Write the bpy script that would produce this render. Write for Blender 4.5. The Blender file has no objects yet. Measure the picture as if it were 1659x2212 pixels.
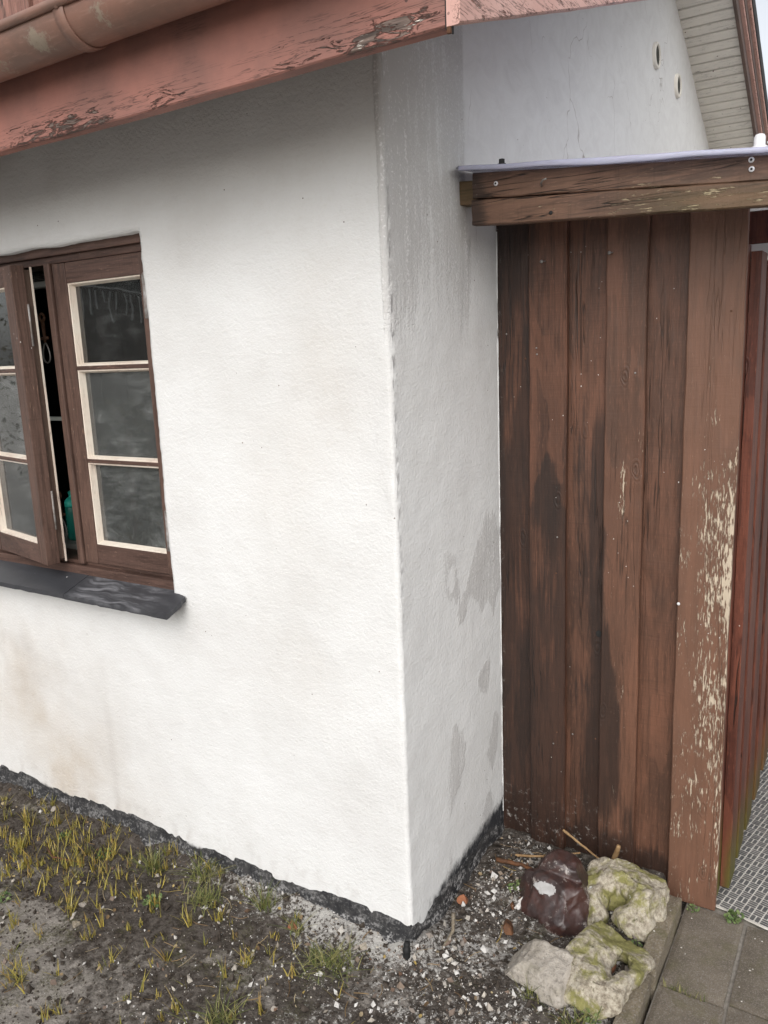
import bpy, bmesh, math, random
from math import sin, cos, pi, radians, exp, sqrt
from mathutils import Vector, Matrix, noise, Euler
random.seed(7)
S = bpy.context.scene
C = S.collection

# ---------------------------------------------------------------- camera
cam = bpy.data.cameras.new('camera'); co = bpy.data.objects.new('camera', cam); C.objects.link(co)
cam.sensor_fit = 'VERTICAL'; cam.sensor_height = 36; cam.sensor_width = 27
cam.lens = 1718.05 / 2212 * 36
cam.clip_start = .02; cam.clip_end = 3000
_r = Vector((.848858, .527106, -.039987)); _u = Vector((-.071382, .189248, .979331)); _b = Vector((.523779, -.828459, .198271))
co.matrix_world = Matrix(((_r.x, _u.x, _b.x, 1.00508), (_r.y, _u.y, _b.y, -1.64461), (_r.z, _u.z, _b.z, 1.6), (0, 0, 0, 1)))
S.camera = co
# ---------------------------------------------------------------- sky and sun (bright overcast)
SUN_EL, SUN_AZ = radians(38), radians(158)      # azimuth clockwise from +Y
W = bpy.data.worlds.new('World'); S.world = W; W.use_nodes = True
wn = W.node_tree.nodes; wl = W.node_tree.links
sky = wn.new('ShaderNodeTexSky'); sky.sky_type = 'NISHITA'; sky.sun_disc = False
sky.sun_elevation = SUN_EL; sky.sun_rotation = SUN_AZ; sky.dust_density = 3.0; sky.air_density = 1.0; sky.ozone_density = 1.0
hs = wn.new('ShaderNodeHueSaturation'); hs.inputs['Saturation'].default_value = .22; hs.inputs['Value'].default_value = 1.0
wl.new(sky.outputs[0], hs.inputs['Color']); wl.new(hs.outputs[0], wn['Background'].inputs['Color'])
wn['Background'].inputs['Strength'].default_value = .15
sl = bpy.data.lights.new('sun', 'SUN'); sl.energy = .60; sl.angle = radians(70); sl.color = (1, .982, .955)
so = bpy.data.objects.new('sun', sl); C.objects.link(so)
sd = Vector((sin(SUN_AZ) * cos(SUN_EL), cos(SUN_AZ) * cos(SUN_EL), sin(SUN_EL)))
so.rotation_euler = (-sd).to_track_quat('-Z', 'Y').to_euler(); so.location = sd * 20
# ---------------------------------------------------------------- exposure
S.view_settings.view_transform = 'Standard'; S.view_settings.look = 'None'
S.view_settings.exposure = .55; S.view_settings.gamma = 1; S.view_settings.use_curve_mapping = False

# ================================================================ node helpers
class NT:
    def __init__(s, name):
        s.m = bpy.data.materials.new(name); s.m.use_nodes = True
        s.t = s.m.node_tree; s.n = s.t.nodes; s.l = s.t.links
        s.p = s.n['Principled BSDF']; s.out = s.n['Material Output']
    def put(s, sock, v):
        if hasattr(v, 'is_linked') or isinstance(v, bpy.types.NodeSocket): s.l.new(v, sock)
        elif isinstance(v, (tuple, list)) and len(v) == 3 and sock.type == 'RGBA': sock.default_value = (*v, 1)
        else: sock.default_value = v
    def co(s, scale=(1, 1, 1), rot=(0, 0, 0), seeded=False, jitter=0):
        tc = s.n.new('ShaderNodeTexCoord'); v = tc.outputs['Object']
        if jitter:
            nz = s.noise(v, 9, 2); sc = s.n.new('ShaderNodeVectorMath'); sc.operation = 'SCALE'
            sc.inputs['Scale'].default_value = jitter
            s.l.new(s._last.outputs['Color'], sc.inputs[0])
            ad = s.n.new('ShaderNodeVectorMath'); s.l.new(v, ad.inputs[0]); s.l.new(sc.outputs[0], ad.inputs[1]); v = ad.outputs[0]
        if seeded:
            a = s.n.new('ShaderNodeAttribute'); a.attribute_type = 'OBJECT'; a.attribute_name = 'seed'
            ad = s.n.new('ShaderNodeVectorMath'); s.l.new(v, ad.inputs[0]); s.l.new(a.outputs['Fac'], ad.inputs[1]); v = ad.outputs[0]
        mp = s.n.new('ShaderNodeMapping'); s.l.new(v, mp.inputs[0])
        mp.inputs['Scale'].default_value = scale; mp.inputs['Rotation'].default_value = rot
        return mp.outputs[0]
    def noise(s, v, scale=5, detail=3, rough=.55, dist=0):
        n = s.n.new('ShaderNodeTexNoise'); s.l.new(v, n.inputs['Vector'])
        n.inputs['Scale'].default_value = scale; n.inputs['Detail'].default_value = detail
        n.inputs['Roughness'].default_value = rough; n.inputs['Distortion'].default_value = dist
        s._last = n; return n.outputs['Fac']
    def vor(s, v, scale=5, feat='F1', out='Distance', rnd=1):
        n = s.n.new('ShaderNodeTexVoronoi'); n.feature = feat; s.l.new(v, n.inputs['Vector'])
        n.inputs['Scale'].default_value = scale; n.inputs['Randomness'].default_value = rnd; return n.outputs[out]
    def ramp(s, f, stops, mode='LINEAR'):
        n = s.n.new('ShaderNodeValToRGB'); s.put(n.inputs[0], f); e = n.color_ramp.elements; n.color_ramp.interpolation = mode
        while len(e) < len(stops): e.new(.5)
        for k, (p, c) in enumerate(stops):
            e[k].position = p; e[k].color = (*c, 1) if isinstance(c, (tuple, list)) else (c, c, c, 1)
        return n.outputs[0]
    def mix(s, f, a, b, mode='MIX'):
        n = s.n.new('ShaderNodeMix'); n.data_type = 'RGBA'; n.blend_type = mode
        s.put(n.inputs[0], f); s.put(n.inputs[6], a); s.put(n.inputs[7], b); return n.outputs[2]
    def mth(s, op, a, b=0., c=None, clamp=False):
        n = s.n.new('ShaderNodeMath'); n.operation = op; n.use_clamp = clamp
        s.put(n.inputs[0], a); s.put(n.inputs[1], b)
        if c is not None: s.put(n.inputs[2], c)
        return n.outputs[0]
    def sstep(s, v, lo, hi):
        n = s.n.new('ShaderNodeMapRange'); n.interpolation_type = 'SMOOTHSTEP'; s.put(n.inputs[0], v)
        n.inputs[1].default_value = lo; n.inputs[2].default_value = hi; return n.outputs[0]
    def attr(s, name, kind='GEOMETRY', out='Fac'):
        a = s.n.new('ShaderNodeAttribute'); a.attribute_type = kind; a.attribute_name = name; return a.outputs[out]
    def island(s):
        return s.n.new('ShaderNodeNewGeometry').outputs['Random Per Island']
    def bump(s, h, strength=.5, dist=.01, prev=None):
        b = s.n.new('ShaderNodeBump'); b.inputs['Strength'].default_value = strength; b.inputs['Distance'].default_value = dist
        s.put(b.inputs['Height'], h)
        if prev is not None: s.l.new(prev, b.inputs['Normal'])
        return b.outputs[0]
    def done(s, col, rough=.8, nrm=None, spec=.3, metal=0):
        s.put(s.p.inputs['Base Color'], col); s.put(s.p.inputs['Roughness'], rough)
        s.p.inputs['Specular IOR Level'].default_value = spec; s.p.inputs['Metallic'].default_value = metal
        if nrm is not None: s.l.new(nrm, s.p.inputs['Normal'])
        return s.m

MAT = {}
def m_plaster():
    t = NT('plaster'); v = t.co()
    big = t.noise(v, 2.2, 5, .6); mid = t.noise(v, 11, 4); g1 = t.noise(v, 105, 3, .6); g2 = t.noise(v, 240, 2, .6)
    pit = t.vor(v, 60)
    st = t.noise(t.co((14, 14, 40), (.5, .6, .3)), 1.2, 5, .65, .8)
    col = t.mix(t.sstep(big, .35, .75), (.715, .715, .705), (.645, .638, .622))
    col = t.mix(t.mth('MULTIPLY', t.sstep(g1, .5, .78), .16), col, (.58, .55, .50))
    stain = t.mth('MULTIPLY', t.attr('stain'), t.mth('ADD', .55, t.mth('MULTIPLY', mid, .9)))
    stain = t.mth('MULTIPLY', stain, t.mth('ADD', .65, t.mth('MULTIPLY', g1, .7)), None, True)
    col = t.mix(t.mth('MULTIPLY', t.sstep(st, .48, .70), .16), col, (.60, .58, .55))
    col = t.mix(t.mth('MULTIPLY', stain, .8), col, (.50, .435, .36))
    grime = t.mth('MULTIPLY', t.attr('grime'), t.mth('ADD', .4, t.mth('MULTIPLY', mid, 1.2)), None, True)
    col = t.mix(grime, col, (.34, .30, .27))
    # damp fresh plaster and painted purlin shadow: grey, streaky
    sv = t.noise(t.co((26, 26, 2.6)), 1.3, 5, .65); gr = t.noise(v, 130, 2, .7)
    d0 = t.mth('ADD', t.attr('damp_shade'), t.mth('MULTIPLY', t.mth('SUBTRACT', sv, .5), .8))
    d0 = t.mth('ADD', d0, t.mth('MULTIPLY', t.mth('SUBTRACT', gr, .5), .7))
    dm = t.mth('MULTIPLY', t.sstep(d0, .34, .66), t.sstep(t.attr('damp_shade'), .03, .3))
    col = t.mix(t.mth('MULTIPLY', dm, .62), col, (.45, .435, .42))
    wk = t.mth('MULTIPLY', t.sstep(t.mth('ADD', t.mth('MULTIPLY', sv, .55), t.mth('MULTIPLY', gr, .5)), .55, .66), t.attr('damp_shade'), None, True)
    col = t.mix(t.mth('MULTIPLY', wk, .9), col, (.80, .79, .78))
    old = t.attr('old')
    sw = t.noise(t.co((5, 5, 7), (.6, .2, .3)), 1.5, 6, .7, 1.2)
    oc = t.mix(t.sstep(sw, .3, .8), (.72, .715, .705), (.64, .63, .62))
    crack = t.vor(t.co((2.2, 2.2, 1.4), (0, 0, 0), False, .12), 1.6, 'DISTANCE_TO_EDGE')
    oc = t.mix(t.mth('MULTIPLY', t.sstep(crack, .006, 0), t.sstep(t.noise(v, 2.6, 2), .5, .62)), oc, (.36, .33, .31))
    col = t.mix(old, col, oc)
    # specks
    sp = t.vor(v, 24); so_ = t.mth('LESS_THAN', sp, .045)
    col = t.mix(t.mth('MULTIPLY', so_, t.sstep(t.noise(v, 3, 1), .5, .6)), col, (.16, .12, .10))
    tn = t.noise(t.co((16, 16, 11)), 2.2, 5, .7)
    ta = t.sstep(t.mth('ADD', t.attr('tar'), t.mth('MULTIPLY', t.mth('SUBTRACT', tn, .5), 1.1)), .28, .85)
    col = t.mix(t.mth('MULTIPLY', ta, t.sstep(t.attr('tar'), .02, .2)), col, (.035, .035, .038))
    h = t.mth('ADD', t.mth('MULTIPLY', g1, 1.0), t.mth('MULTIPLY', g2, .5))
    h = t.mth('MULTIPLY', h, t.mth('SUBTRACT', 1, t.mth('MULTIPLY', old, .7)))
    n = t.bump(h, .5, .0042)
    n = t.bump(t.mth('ADD', st, t.mth('MULTIPLY', mid, .7)), .20, .006, n)
    n = t.bump(t.mth('MULTIPLY', sv, dm), .5, .004, n)
    return t.done(col, .92, n, .15)
def m_wood(name, dark, light, bare, axis='z', flake=.5, green=0., gloss=.55, rough_scale=1, stain=(.02, .014, .012)):
    """painted or oiled sawn timber, grain along axis; 'wear' point attribute bares the wood, 'grime' darkens with dirt"""
    t = NT(name); k = {'x': 0, 'y': 1, 'z': 2}[axis]
    def st(cross, along):
        s = [cross] * 3; s[k] = along; return tuple(s)
    v = t.co((1, 1, 1), (0, 0, 0), True)
    big = t.noise(t.co(st(7, 1.3), (0, 0, 0), True), 1, 4, .6, .6)
    grain = t.noise(t.co(st(120, 5), (0, 0, 0), True), 1.0, 6, .65, .5)
    fib = t.noise(t.co(st(230, 34), (0, 0, 0), True), 1.0, 3, .6)
    saw = t.noise(t.co(st(10, 190), (0, 0, 0), True), 1.0, 2, .5)
    kn = t.vor(t.co(st(7, 3.2), (0, 0, 0), True, .03), 1.0)
    ck = t.noise(t.co(st(34, 1.1), (0, 0, 0), True), 1.0, 3, .6, .3)
    crk = t.mth('MULTIPLY', t.sstep(t.mth('ABSOLUTE', t.mth('SUBTRACT', ck, .5)), .016, .003), t.sstep(t.noise(t.co(st(9, 1.6), (0, 0, 0), True), 1.0, 2), .52, .60))
    ring = t.mth('MULTIPLY', t.mth('SINE', t.mth('MULTIPLY', kn, 150)), t.sstep(kn, .16, .05))
    col = t.mix(t.sstep(big, .32, .68), dark, light)
    col = t.mix(t.mth('MULTIPLY', t.sstep(grain, .42, .68), .6), col, tuple(c * .42 for c in dark))
    col = t.mix(t.mth('MULTIPLY', t.sstep(fib, .52, .78), .38), col, tuple(min(1, c * 1.9) for c in light))
    col = t.mix(t.mth('MULTIPLY', t.sstep(saw, .52, .8), .25), col, tuple(c * .5 for c in dark))
    wm = t.noise(t.co(st(16, 3.2), (0, 0, 0), True), 1.0, 3, .5, .3)
    col = t.mix(t.mth('MULTIPLY', t.sstep(wm, .56, .60), .30), col, tuple(min(1, c * 1.35) for c in light))
    col = t.mix(t.mth('MULTIPLY', t.sstep(kn, .12, .07), t.mth('ADD', .35, t.mth('MULTIPLY', t.mth('SINE', t.mth('MULTIPLY', kn, 190)), .3))), col, tuple(c * .45 for c in dark))
    col = t.mix(t.mth('MULTIPLY', t.sstep(kn, .04, .02), .8), col, stain)
    col = t.mix(t.mth('MULTIPLY', crk, .85), col, (.008, .006, .005))
    col = t.mix(t.attr('tone', 'OBJECT'), col, (light[0] * 1.55, light[1] * 1.85, light[2] * 2.0))
    w = t.attr('wear')
    fl = t.mth('ADD', t.mth('MULTIPLY', fib, .8), t.mth('MULTIPLY', grain, .2))
    patch = t.noise(t.co(st(26, 9), (0, 0, 0), True), 1, 5, .75)
    f = t.mth('ADD', t.mth('ADD', fl, t.mth('MULTIPLY', t.mth('SUBTRACT', patch, .5), .7)), t.mth('MULTIPLY', t.mth('SUBTRACT', w, .5), flake))
    fm = t.sstep(f, .56, .66)
    fm = t.mth('MULTIPLY', fm, t.sstep(w, .02, .2))
    bcol = t.mix(grain, bare, tuple(c * .55 for c in bare))
    col = t.mix(fm, col, bcol)
    if green:
        col = t.mix(t.mth('MULTIPLY', t.attr('moss'), t.mth('ADD', .35, t.mth('MULTIPLY', patch, 1.0)), None, True), col, (.095, .095, .018))
    gn = t.noise(t.co(st(11, 2.2), (0, 0, 0), True), 1.0, 5, .6, .5)
    gr = t.mth('MULTIPLY', t.sstep(t.mth('ADD', t.attr('grime'), t.mth('ADD', t.mth('MULTIPLY', t.mth('SUBTRACT', gn, .5), 1.0), t.mth('MULTIPLY', t.mth('SUBTRACT', grain, .5), .5))), .33, .58), .72)
    col = t.mix(gr, col, stain)
    # splashes of white plaster
    sp = t.vor(t.co((1, 1, 1) if axis != 'z' else (1, 1, .7), (0, 0, 0), True, .02), 46)
    spm = t.mth('MULTIPLY', t.mth('LESS_THAN', sp, t.mth('MULTIPLY', t.noise(v, 31, 1), .11)), t.sstep(t.noise(v, 6.5, 2), .58, .62))
    du = t.mth('MULTIPLY', t.sstep(t.noise(v, 60, 5, .75), .56, .72), t.attr('dust'), None, True)
    spm = t.mth('MAXIMUM', spm, du)
    col = t.mix(spm, col, (.62, .60, .56))
    h = t.mth('ADD', t.mth('MULTIPLY', grain, .8), t.mth('MULTIPLY', fib, .4))
    h = t.mth('SUBTRACT', h, t.mth('MULTIPLY', crk, 1.2)); h = t.mth('ADD', h, t.mth('MULTIPLY', saw, .3)); h = t.mth('ADD', h, t.mth('MULTIPLY', ring, .35))
    n = t.bump(h, .55 * rough_scale, .003)
    n = t.bump(t.mth('SUBTRACT', 1, fm), .8, .003, n)
    r = t.mth('ADD', gloss, t.mth('MULTIPLY', fm, .25))
    return t.done(col, r, n, .35)
def m_paint(name, c1, c2, bare, axis='x', flake=.6):
    """old flaking oil paint on a board"""
    t = NT(name); k = {'x': 0, 'y': 1, 'z': 2}[axis]
    def st(cross, along):
        s = [cross] * 3; s[k] = along; return tuple(s)
    v = t.co((1, 1, 1), (0, 0, 0), True)
    big = t.noise(v, 6, 5, .6); grain = t.noise(t.co(st(150, 8), (0, 0, 0), True), 1, 5, .65, .4)
    col = t.mix(t.sstep(big, .3, .7), c1, c2)
    ck = t.noise(t.co(st(70, 3.5), (0, 0, 0), True), 1, 4, .65, .6)
    crk = t.mth('MULTIPLY', t.sstep(t.mth('ABSOLUTE', t.mth('SUBTRACT', ck, .5)), .02, .004), t.sstep(t.mth('ADD', t.attr('wear'), t.mth('MULTIPLY', big, .4)), .38, .55))
    col = t.mix(t.mth('MULTIPLY', crk, .7), col, (.05, .03, .025))
    w = t.attr('wear')
    pa = t.noise(t.co(st(62, 13), (0, 0, 0), True), 1, 6, .75, 1.0)
    f = t.mth('ADD', pa, t.mth('MULTIPLY', t.mth('SUBTRACT', w, .5), flake))
    fm = t.mth('MULTIPLY', t.sstep(f, .60, .625), t.sstep(w, .02, .1))
    edge = t.mth('MULTIPLY', t.mth('MULTIPLY', t.sstep(f, .57, .60), t.mth('SUBTRACT', 1, fm)), t.sstep(w, .05, .3))
    bc = t.mix(t.sstep(grain, .35, .65), bare, tuple(x * .3 for x in bare))
    wt = t.sstep(t.noise(t.co(st(90, 16), (0, 0, 0), True), 1, 4, .7), .58, .64)
    bc = t.mix(t.mth('MULTIPLY', wt, t.attr('chalk')), bc, (.72, .68, .60))
    col = t.mix(fm, col, bc); col = t.mix(t.mth('MULTIPLY', edge, .35), col, (.06, .03, .025))
    gm = t.mth('MULTIPLY', t.attr('grime'), t.mth('ADD', .45, t.mth('MULTIPLY', t.noise(v, 9, 5), .9)), None, True)
    col = t.mix(gm, col, (.05, .045, .043))
    sp = t.vor(v, 30); col = t.mix(t.mth('MULTIPLY', t.mth('LESS_THAN', sp, .10), t.sstep(t.noise(v, 5, 2), .55, .62)), col, (.10, .05, .045))
    n = t.bump(t.mth('ADD', grain, t.mth('MULTIPLY', big, .5)), .3, .002)
    n = t.bump(t.mth('SUBTRACT', t.mth('MULTIPLY', edge, .6), fm), .9, .004, n)
    return t.done(col, .62, n, .35)
def m_soil():
    t = NT('soil'); v = t.co()
    a = t.noise(v, 3.2, 6, .65); b = t.noise(v, 34, 6, .7); c = t.noise(v, 170, 3, .7); cl = t.vor(v, 75)
    col = t.mix(t.sstep(b, .3, .7), (.042, .034, .028), (.125, .108, .094))
    dust = t.sstep(t.mth('ADD', t.attr('dust'), t.mth('MULTIPLY', t.mth('SUBTRACT', b, .5), 1.3)), .35, .85)
    dust = t.mth('MULTIPLY', dust, t.sstep(t.attr('dust'), .03, .25))
    col = t.mix(dust, col, t.mix(c, (.36, .33, .295), (.17, .15, .13)))
    lime = t.sstep(t.mth('ADD', t.attr('lime'), t.mth('MULTIPLY', t.mth('SUBTRACT', t.noise(v, 60, 6, .8), .5), 2.6)), .52, .78)
    lime = t.mth('MULTIPLY', lime, t.sstep(t.attr('lime'), .03, .25))
    mo = t.mth('MULTIPLY', t.sstep(t.noise(v, 7.5, 5, .7), .52, .66), t.sstep(c, .4, .6))
    col = t.mix(t.mth('MULTIPLY', mo, .7), col, (.085, .082, .035))
    col = t.mix(lime, col, t.mix(c, (.52, .50, .47), (.34, .325, .30)))
    gr = t.mth('MULTIPLY', t.attr('unseen_ground'), 1.0)
    col = t.mix(gr, col, t.mix(b, (.36, .34, .31), (.45, .43, .395)))  # pale gravel added out of view to bounce light up under the eave
    h = t.mth('ADD', t.mth('MULTIPLY', b, 1.2), t.mth('ADD', t.mth('MULTIPLY', c, .5), t.mth('MULTIPLY', cl, -.5)))
    n = t.bump(h, .9, .012)
    return t.done(col, .95, n, .12)
def m_tar():
    t = NT('tar_plinth'); v = t.co()
    b = t.noise(v, 22, 6, .72); f = t.noise(v, 110, 4, .7); s = t.noise(t.co((11, 11, 26), (.1, .15, 0)), 1.5, 6, .75, .6)
    col = t.mix(t.sstep(b, .35, .7), (.018, .018, .02), (.055, .053, .052))
    w = t.sstep(t.mth('ADD', t.mth('MULTIPLY', s, .6), t.mth('MULTIPLY', f, .5)), .53, .68)
    col = t.mix(t.mth('MULTIPLY', w, t.mth('ADD', .12, t.mth('MULTIPLY', t.attr('lime'), .7))), col, (.52, .51, .50))
    n = t.bump(t.mth('ADD', b, t.mth('MULTIPLY', f, .6)), .8, .008)
    return t.done(col, .7, n, .3)
def m_slate():
    t = NT('slate'); v = t.co((1, 1, 1), (0, 0, 0), True)
    b = t.noise(v, 14, 5, .65); f = t.noise(v, 160, 3, .6)
    col = t.mix(b, (.028, .029, .033), (.055, .056, .062))
    # chalky smear wiped in arcs over one slab
    sa = t.noise(t.co((4, 42, 4), (0, 0, .22), False, .05), 1.0, 6, .7, 1.0)
    sm = t.mth('MULTIPLY', t.sstep(sa, .42, .74), t.sstep(t.noise(v, 8, 4), .30, .62))
    sm = t.mth('MULTIPLY', sm, t.attr('chalk'), None, True)
    col = t.mix(t.mth('MULTIPLY', sm, .55), col, (.36, .36, .38))
    sp = t.mth('MULTIPLY', t.mth('LESS_THAN', t.vor(v, 34), .09), t.sstep(t.noise(v, 7, 2), .55, .62))
    col = t.mix(sp, col, (.7, .7, .68))
    return t.done(col, t.mth('ADD', .42, t.mth('MULTIPLY', sm, .4)), t.bump(t.mth('ADD', b, t.mth('MULTIPLY', f, .3)), .25, .003), .4)
def m_simple(name, c1, c2, scale=20, rough=.7, bump=.2, bd=.003, spec=.3, metal=0):
    t = NT(name); v = t.co((1, 1, 1), (0, 0, 0), True); b = t.noise(v, scale, 5, .65)
    return t.done(t.mix(t.sstep(b, .3, .7), c1, c2), rough, t.bump(b, bump, bd), spec, metal)
def m_gutter():
    t = NT('gutter_metal'); v = t.co(); b = t.noise(v, 8, 5, .65); f = t.noise(t.co((6, 40, 40)), 3, 4, .6)
    col = t.mix(t.sstep(b, .3, .7), (.29, .155, .115), (.20, .125, .098))
    col = t.mix(t.mth('MULTIPLY', t.sstep(f, .5, .75), .5), col, (.36, .22, .17))
    li = t.attr('lichen'); lm = t.sstep(t.mth('ADD', li, t.mth('MULTIPLY', t.mth('SUBTRACT', t.noise(v, 70, 5, .75), .5), 1.6)), .42, .72)
    lm = t.mth('MULTIPLY', lm, t.sstep(li, .05, .3))
    col = t.mix(t.mth('MULTIPLY', lm, .65), col, t.mix(t.noise(v, 90, 3), (.27, .235, .165), (.40, .36, .29)))
    return t.done(col, .48, t.bump(t.mth('ADD', b, lm), .2, .003), .45, .15)
def m_concrete(name, c1, c2, moss=0., agg=130):
    t = NT(name); v = t.co((1, 1, 1), (0, 0, 0), True); b = t.noise(v, 9, 6, .65); f = t.noise(v, 90, 4, .7); vo = t.vor(v, agg, 'F1', 'Color')
    bw = t.n.new('ShaderNodeRGBToBW'); t.l.new(vo, bw.inputs[0])
    col = t.mix(t.sstep(b, .3, .72), c1, c2)
    col = t.mix(t.mth('MULTIPLY', t.sstep(bw.outputs[0], .62, .8), .30), col, (.36, .335, .30))
    col = t.mix(t.mth('MULTIPLY', t.sstep(bw.outputs[0], .34, .2), .32), col, (.07, .06, .05))
    if moss:
        mm = t.mth('MULTIPLY', t.sstep(t.noise(v, 12, 5, .7), .5, .68), moss)
        col = t.mix(mm, col, (.10, .095, .03))
    sp = t.mth('MULTIPLY', t.mth('LESS_THAN', t.vor(v, 38), .10), t.sstep(t.noise(v, 9, 2), .48, .58))
    col = t.mix(sp, col, (.66, .63, .58))
    n = t.bump(t.mth('ADD', t.mth('MULTIPLY', f, .8), t.mth('MULTIPLY', t.vor(v, agg), .6)), .5, .004)
    n = t.bump(b, .3, .008, n)
    return t.done(col, .85, n, .25)
def m_mossflint():
    t = NT('mossy_flint'); v = t.co((1, 1, 1), (0, 0, 0), True)
    b = t.noise(v, 14, 6, .7, .6); f = t.noise(v, 70, 5, .72); g = t.noise(v, 7, 4, .6)
    col = t.mix(t.sstep(f, .3, .65), (.20, .165, .12), (.50, .45, .36))
    col = t.mix(t.sstep(t.mth('ADD', t.mth('MULTIPLY', b, .7), t.mth('MULTIPLY', g, .3)), .46, .58), col, t.mix(f, (.13, .13, .045), (.34, .31, .12)))
    col = t.mix(t.sstep(t.noise(v, 30, 5, .75), .61, .70), col, (.085, .085, .03))
    col = t.mix(t.sstep(t.noise(v, 17, 5, .7), .66, .72), col, (.68, .68, .66))
    pit = t.vor(v, 55)
    return t.done(col, .82, t.bump(t.mth('ADD', t.mth('ADD', f, t.mth('MULTIPLY', b, 1.2)), t.mth('MULTIPLY', pit, .4)), .9, .008), .25)
def m_flint():
    t = NT('brown_flint'); v = t.co((1, 1, 1), (0, 0, 0), True)
    b = t.noise(v, 10, 5, .6, 1.2); f = t.noise(v, 80, 4, .7)
    col = t.ramp(b, [(0, (.015, .012, .012)), (.45, (.035, .02, .018)), (.58, (.055, .023, .018)), (.8, (.04, .026, .023))])
    col = t.mix(t.mth('MULTIPLY', t.sstep(t.noise(v, 24, 6, .78), .555, .66), .85), col, (.38, .34, .31))
    return t.done(col, t.mth('ADD', .22, t.mth('MULTIPLY', f, .3)), t.bump(t.mth('ADD', b, t.mth('MULTIPLY', f, .3)), .5, .006), .6)
def m_glass():
    t = NT('window_glass'); n = t.n
    tr = n.new('ShaderNodeBsdfTransparent'); tr.inputs[0].default_value = (.90, .93, .92, 1)
    gl = n.new('ShaderNodeBsdfGlossy'); gl.inputs['Roughness'].default_value = .015; gl.inputs[0].default_value = (1, 1, 1, 1)
    fr = n.new('ShaderNodeFresnel'); fr.inputs[0].default_value = 1.9
    v = t.co(); wob = t.bump(t.noise(v, 6, 2), .06, .004); t.l.new(wob, gl.inputs['Normal'])
    m1 = n.new('ShaderNodeMixShader'); t.l.new(fr.outputs[0], m1.inputs[0]); t.l.new(tr.outputs[0], m1.inputs[1]); t.l.new(gl.outputs[0], m1.inputs[2])
    df = n.new('ShaderNodeBsdfDiffuse'); df.inputs[0].default_value = (.55, .56, .55, 1)
    a = t.noise(t.co((7, 7, 20), (.2, 0.75, 0), False, .10), 1.4, 9, .82, 1.5); b = t.noise(v, 6, 3); c = t.noise(t.co((50, 50, 6), (0, .5, 0)), 1.2, 4, .7)
    sm = t.mth('MULTIPLY', t.sstep(a, .44, .74), t.sstep(b, .36, .62))
    sm = t.mth('ADD', .34, t.mth('ADD', t.mth('MULTIPLY', sm, 1.6), t.mth('MULTIPLY', t.sstep(c, .5, .8), .22))); sm = t.mth('MULTIPLY', sm, t.attr('smear', 'OBJECT'))
    m2 = n.new('ShaderNodeMixShader'); t.l.new(sm, m2.inputs[0]); t.l.new(m1.outputs[0], m2.inputs[1]); t.l.new(df.outputs[0], m2.inputs[2])
    t.l.new(m2.outputs[0], t.out.inputs['Surface']); return t.m
def m_plastic(name, col, tint, rough=.15, trans=.6):
    t = NT(name); t.done(col, rough, None, .5)
    t.p.inputs['Transmission Weight'].default_value = trans; t.p.inputs['IOR'].default_value = 1.45
    return t.m
def m_leaf(name, stops, rough=.6, tr=.25):
    t = NT(name); c = t.ramp(t.island(), stops); t.done(c, rough, None, .3)
    t.p.inputs['Subsurface Weight'].default_value = 0
    return t.m
def m_chips():
    t = NT('plaster_chips'); c = t.ramp(t.island(), [(0, (.50, .48, .45)), (.35, (.62, .60, .57)), (.5, (.40, .36, .31)), (.68, (.22, .19, .165)), (.86, (.15, .09, .06)), (.92, (.30, .26, .21)), (1, (.48, .44, .38))])
    return t.done(c, .9, t.bump(t.noise(t.co(), 200, 3), .4, .002), .15)

MAT['plaster'] = m_plaster()
MAT['plank'] = m_wood('brown_plank', (.044, .023, .016), (.135, .060, .036), (.64, .53, .40), 'z', .62, 0, .46)
MAT['board'] = m_wood('weathered_board', (.078, .046, .033), (.155, .086, .056), (.46, .37, .25), 'x', .5, 1)
MAT['fence'] = m_wood('red_brown_fence', (.070, .021, .013), (.165, .052, .030), (.40, .28, .18), 'z', .4, 1)
MAT['upper'] = m_wood('pale_red_cladding', (.22, .105, .08), (.30, .155, .12), (.4, .3, .25), 'z', .3)
MAT['sash'] = m_wood('sash_wood', (.075, .043, .033), (.120, .070, .053), (.36, .22, .15), 'z', .35, 0, .5)
MAT['frame'] = m_wood('frame_wood', (.070, .040, .031), (.115, .067, .052), (.36, .22, .16), 'x', .4, 0, .5)
MAT['innersash'] = m_wood('inner_sash_wood', (.10, .06, .045), (.15, .10, .075), (.3, .2, .14), 'z', .3)
MAT['shedwood'] = m_wood('shed_wood', (.05, .026, .018), (.09, .045, .03), (.2, .13, .08), 'z', .3)
MAT['fascia'] = m_paint('salmon_paint', (.36, .16, .125), (.24, .12, .098), (.20, .145, .12), 'x', .44)
MAT['barge'] = m_paint('pale_pink_paint', (.62, .39, .34), (.56, .33, .28), (.30, .14, .10), 'y', .35)
MAT['bargeb'] = m_paint('brown_barge_paint', (.13, .085, .07), (.10, .07, .06), (.2, .15, .12), 'y', .3)
MAT['soffit'] = m_paint('cream_soffit_paint', (.74, .70, .63), (.68, .64, .58), (.40, .36, .30), 'x', .2)
MAT['soil'] = m_soil(); MAT['tar'] = m_tar(); MAT['slate'] = m_slate(); MAT['gutter'] = m_gutter()
MAT['putty'] = m_paint('cream_putty', (.70, .64, .55), (.64, .52, .43), (.40, .21, .14), 'z', .42)
MAT['glass'] = m_glass()
MAT['steel'] = m_simple('grey_steel', (.20, .19, .18), (.32, .30, .28), 60, .5, .2, .001, .5, .6)
MAT['hinge'] = m_simple('painted_hinge', (.34, .33, .32), (.18, .15, .13), 45, .55, .4, .002, .4, .2)
MAT['rust'] = m_simple('rusty_iron', (.10, .045, .022), (.16, .09, .06), 60, .75, .5, .002, .3, .3)
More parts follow.
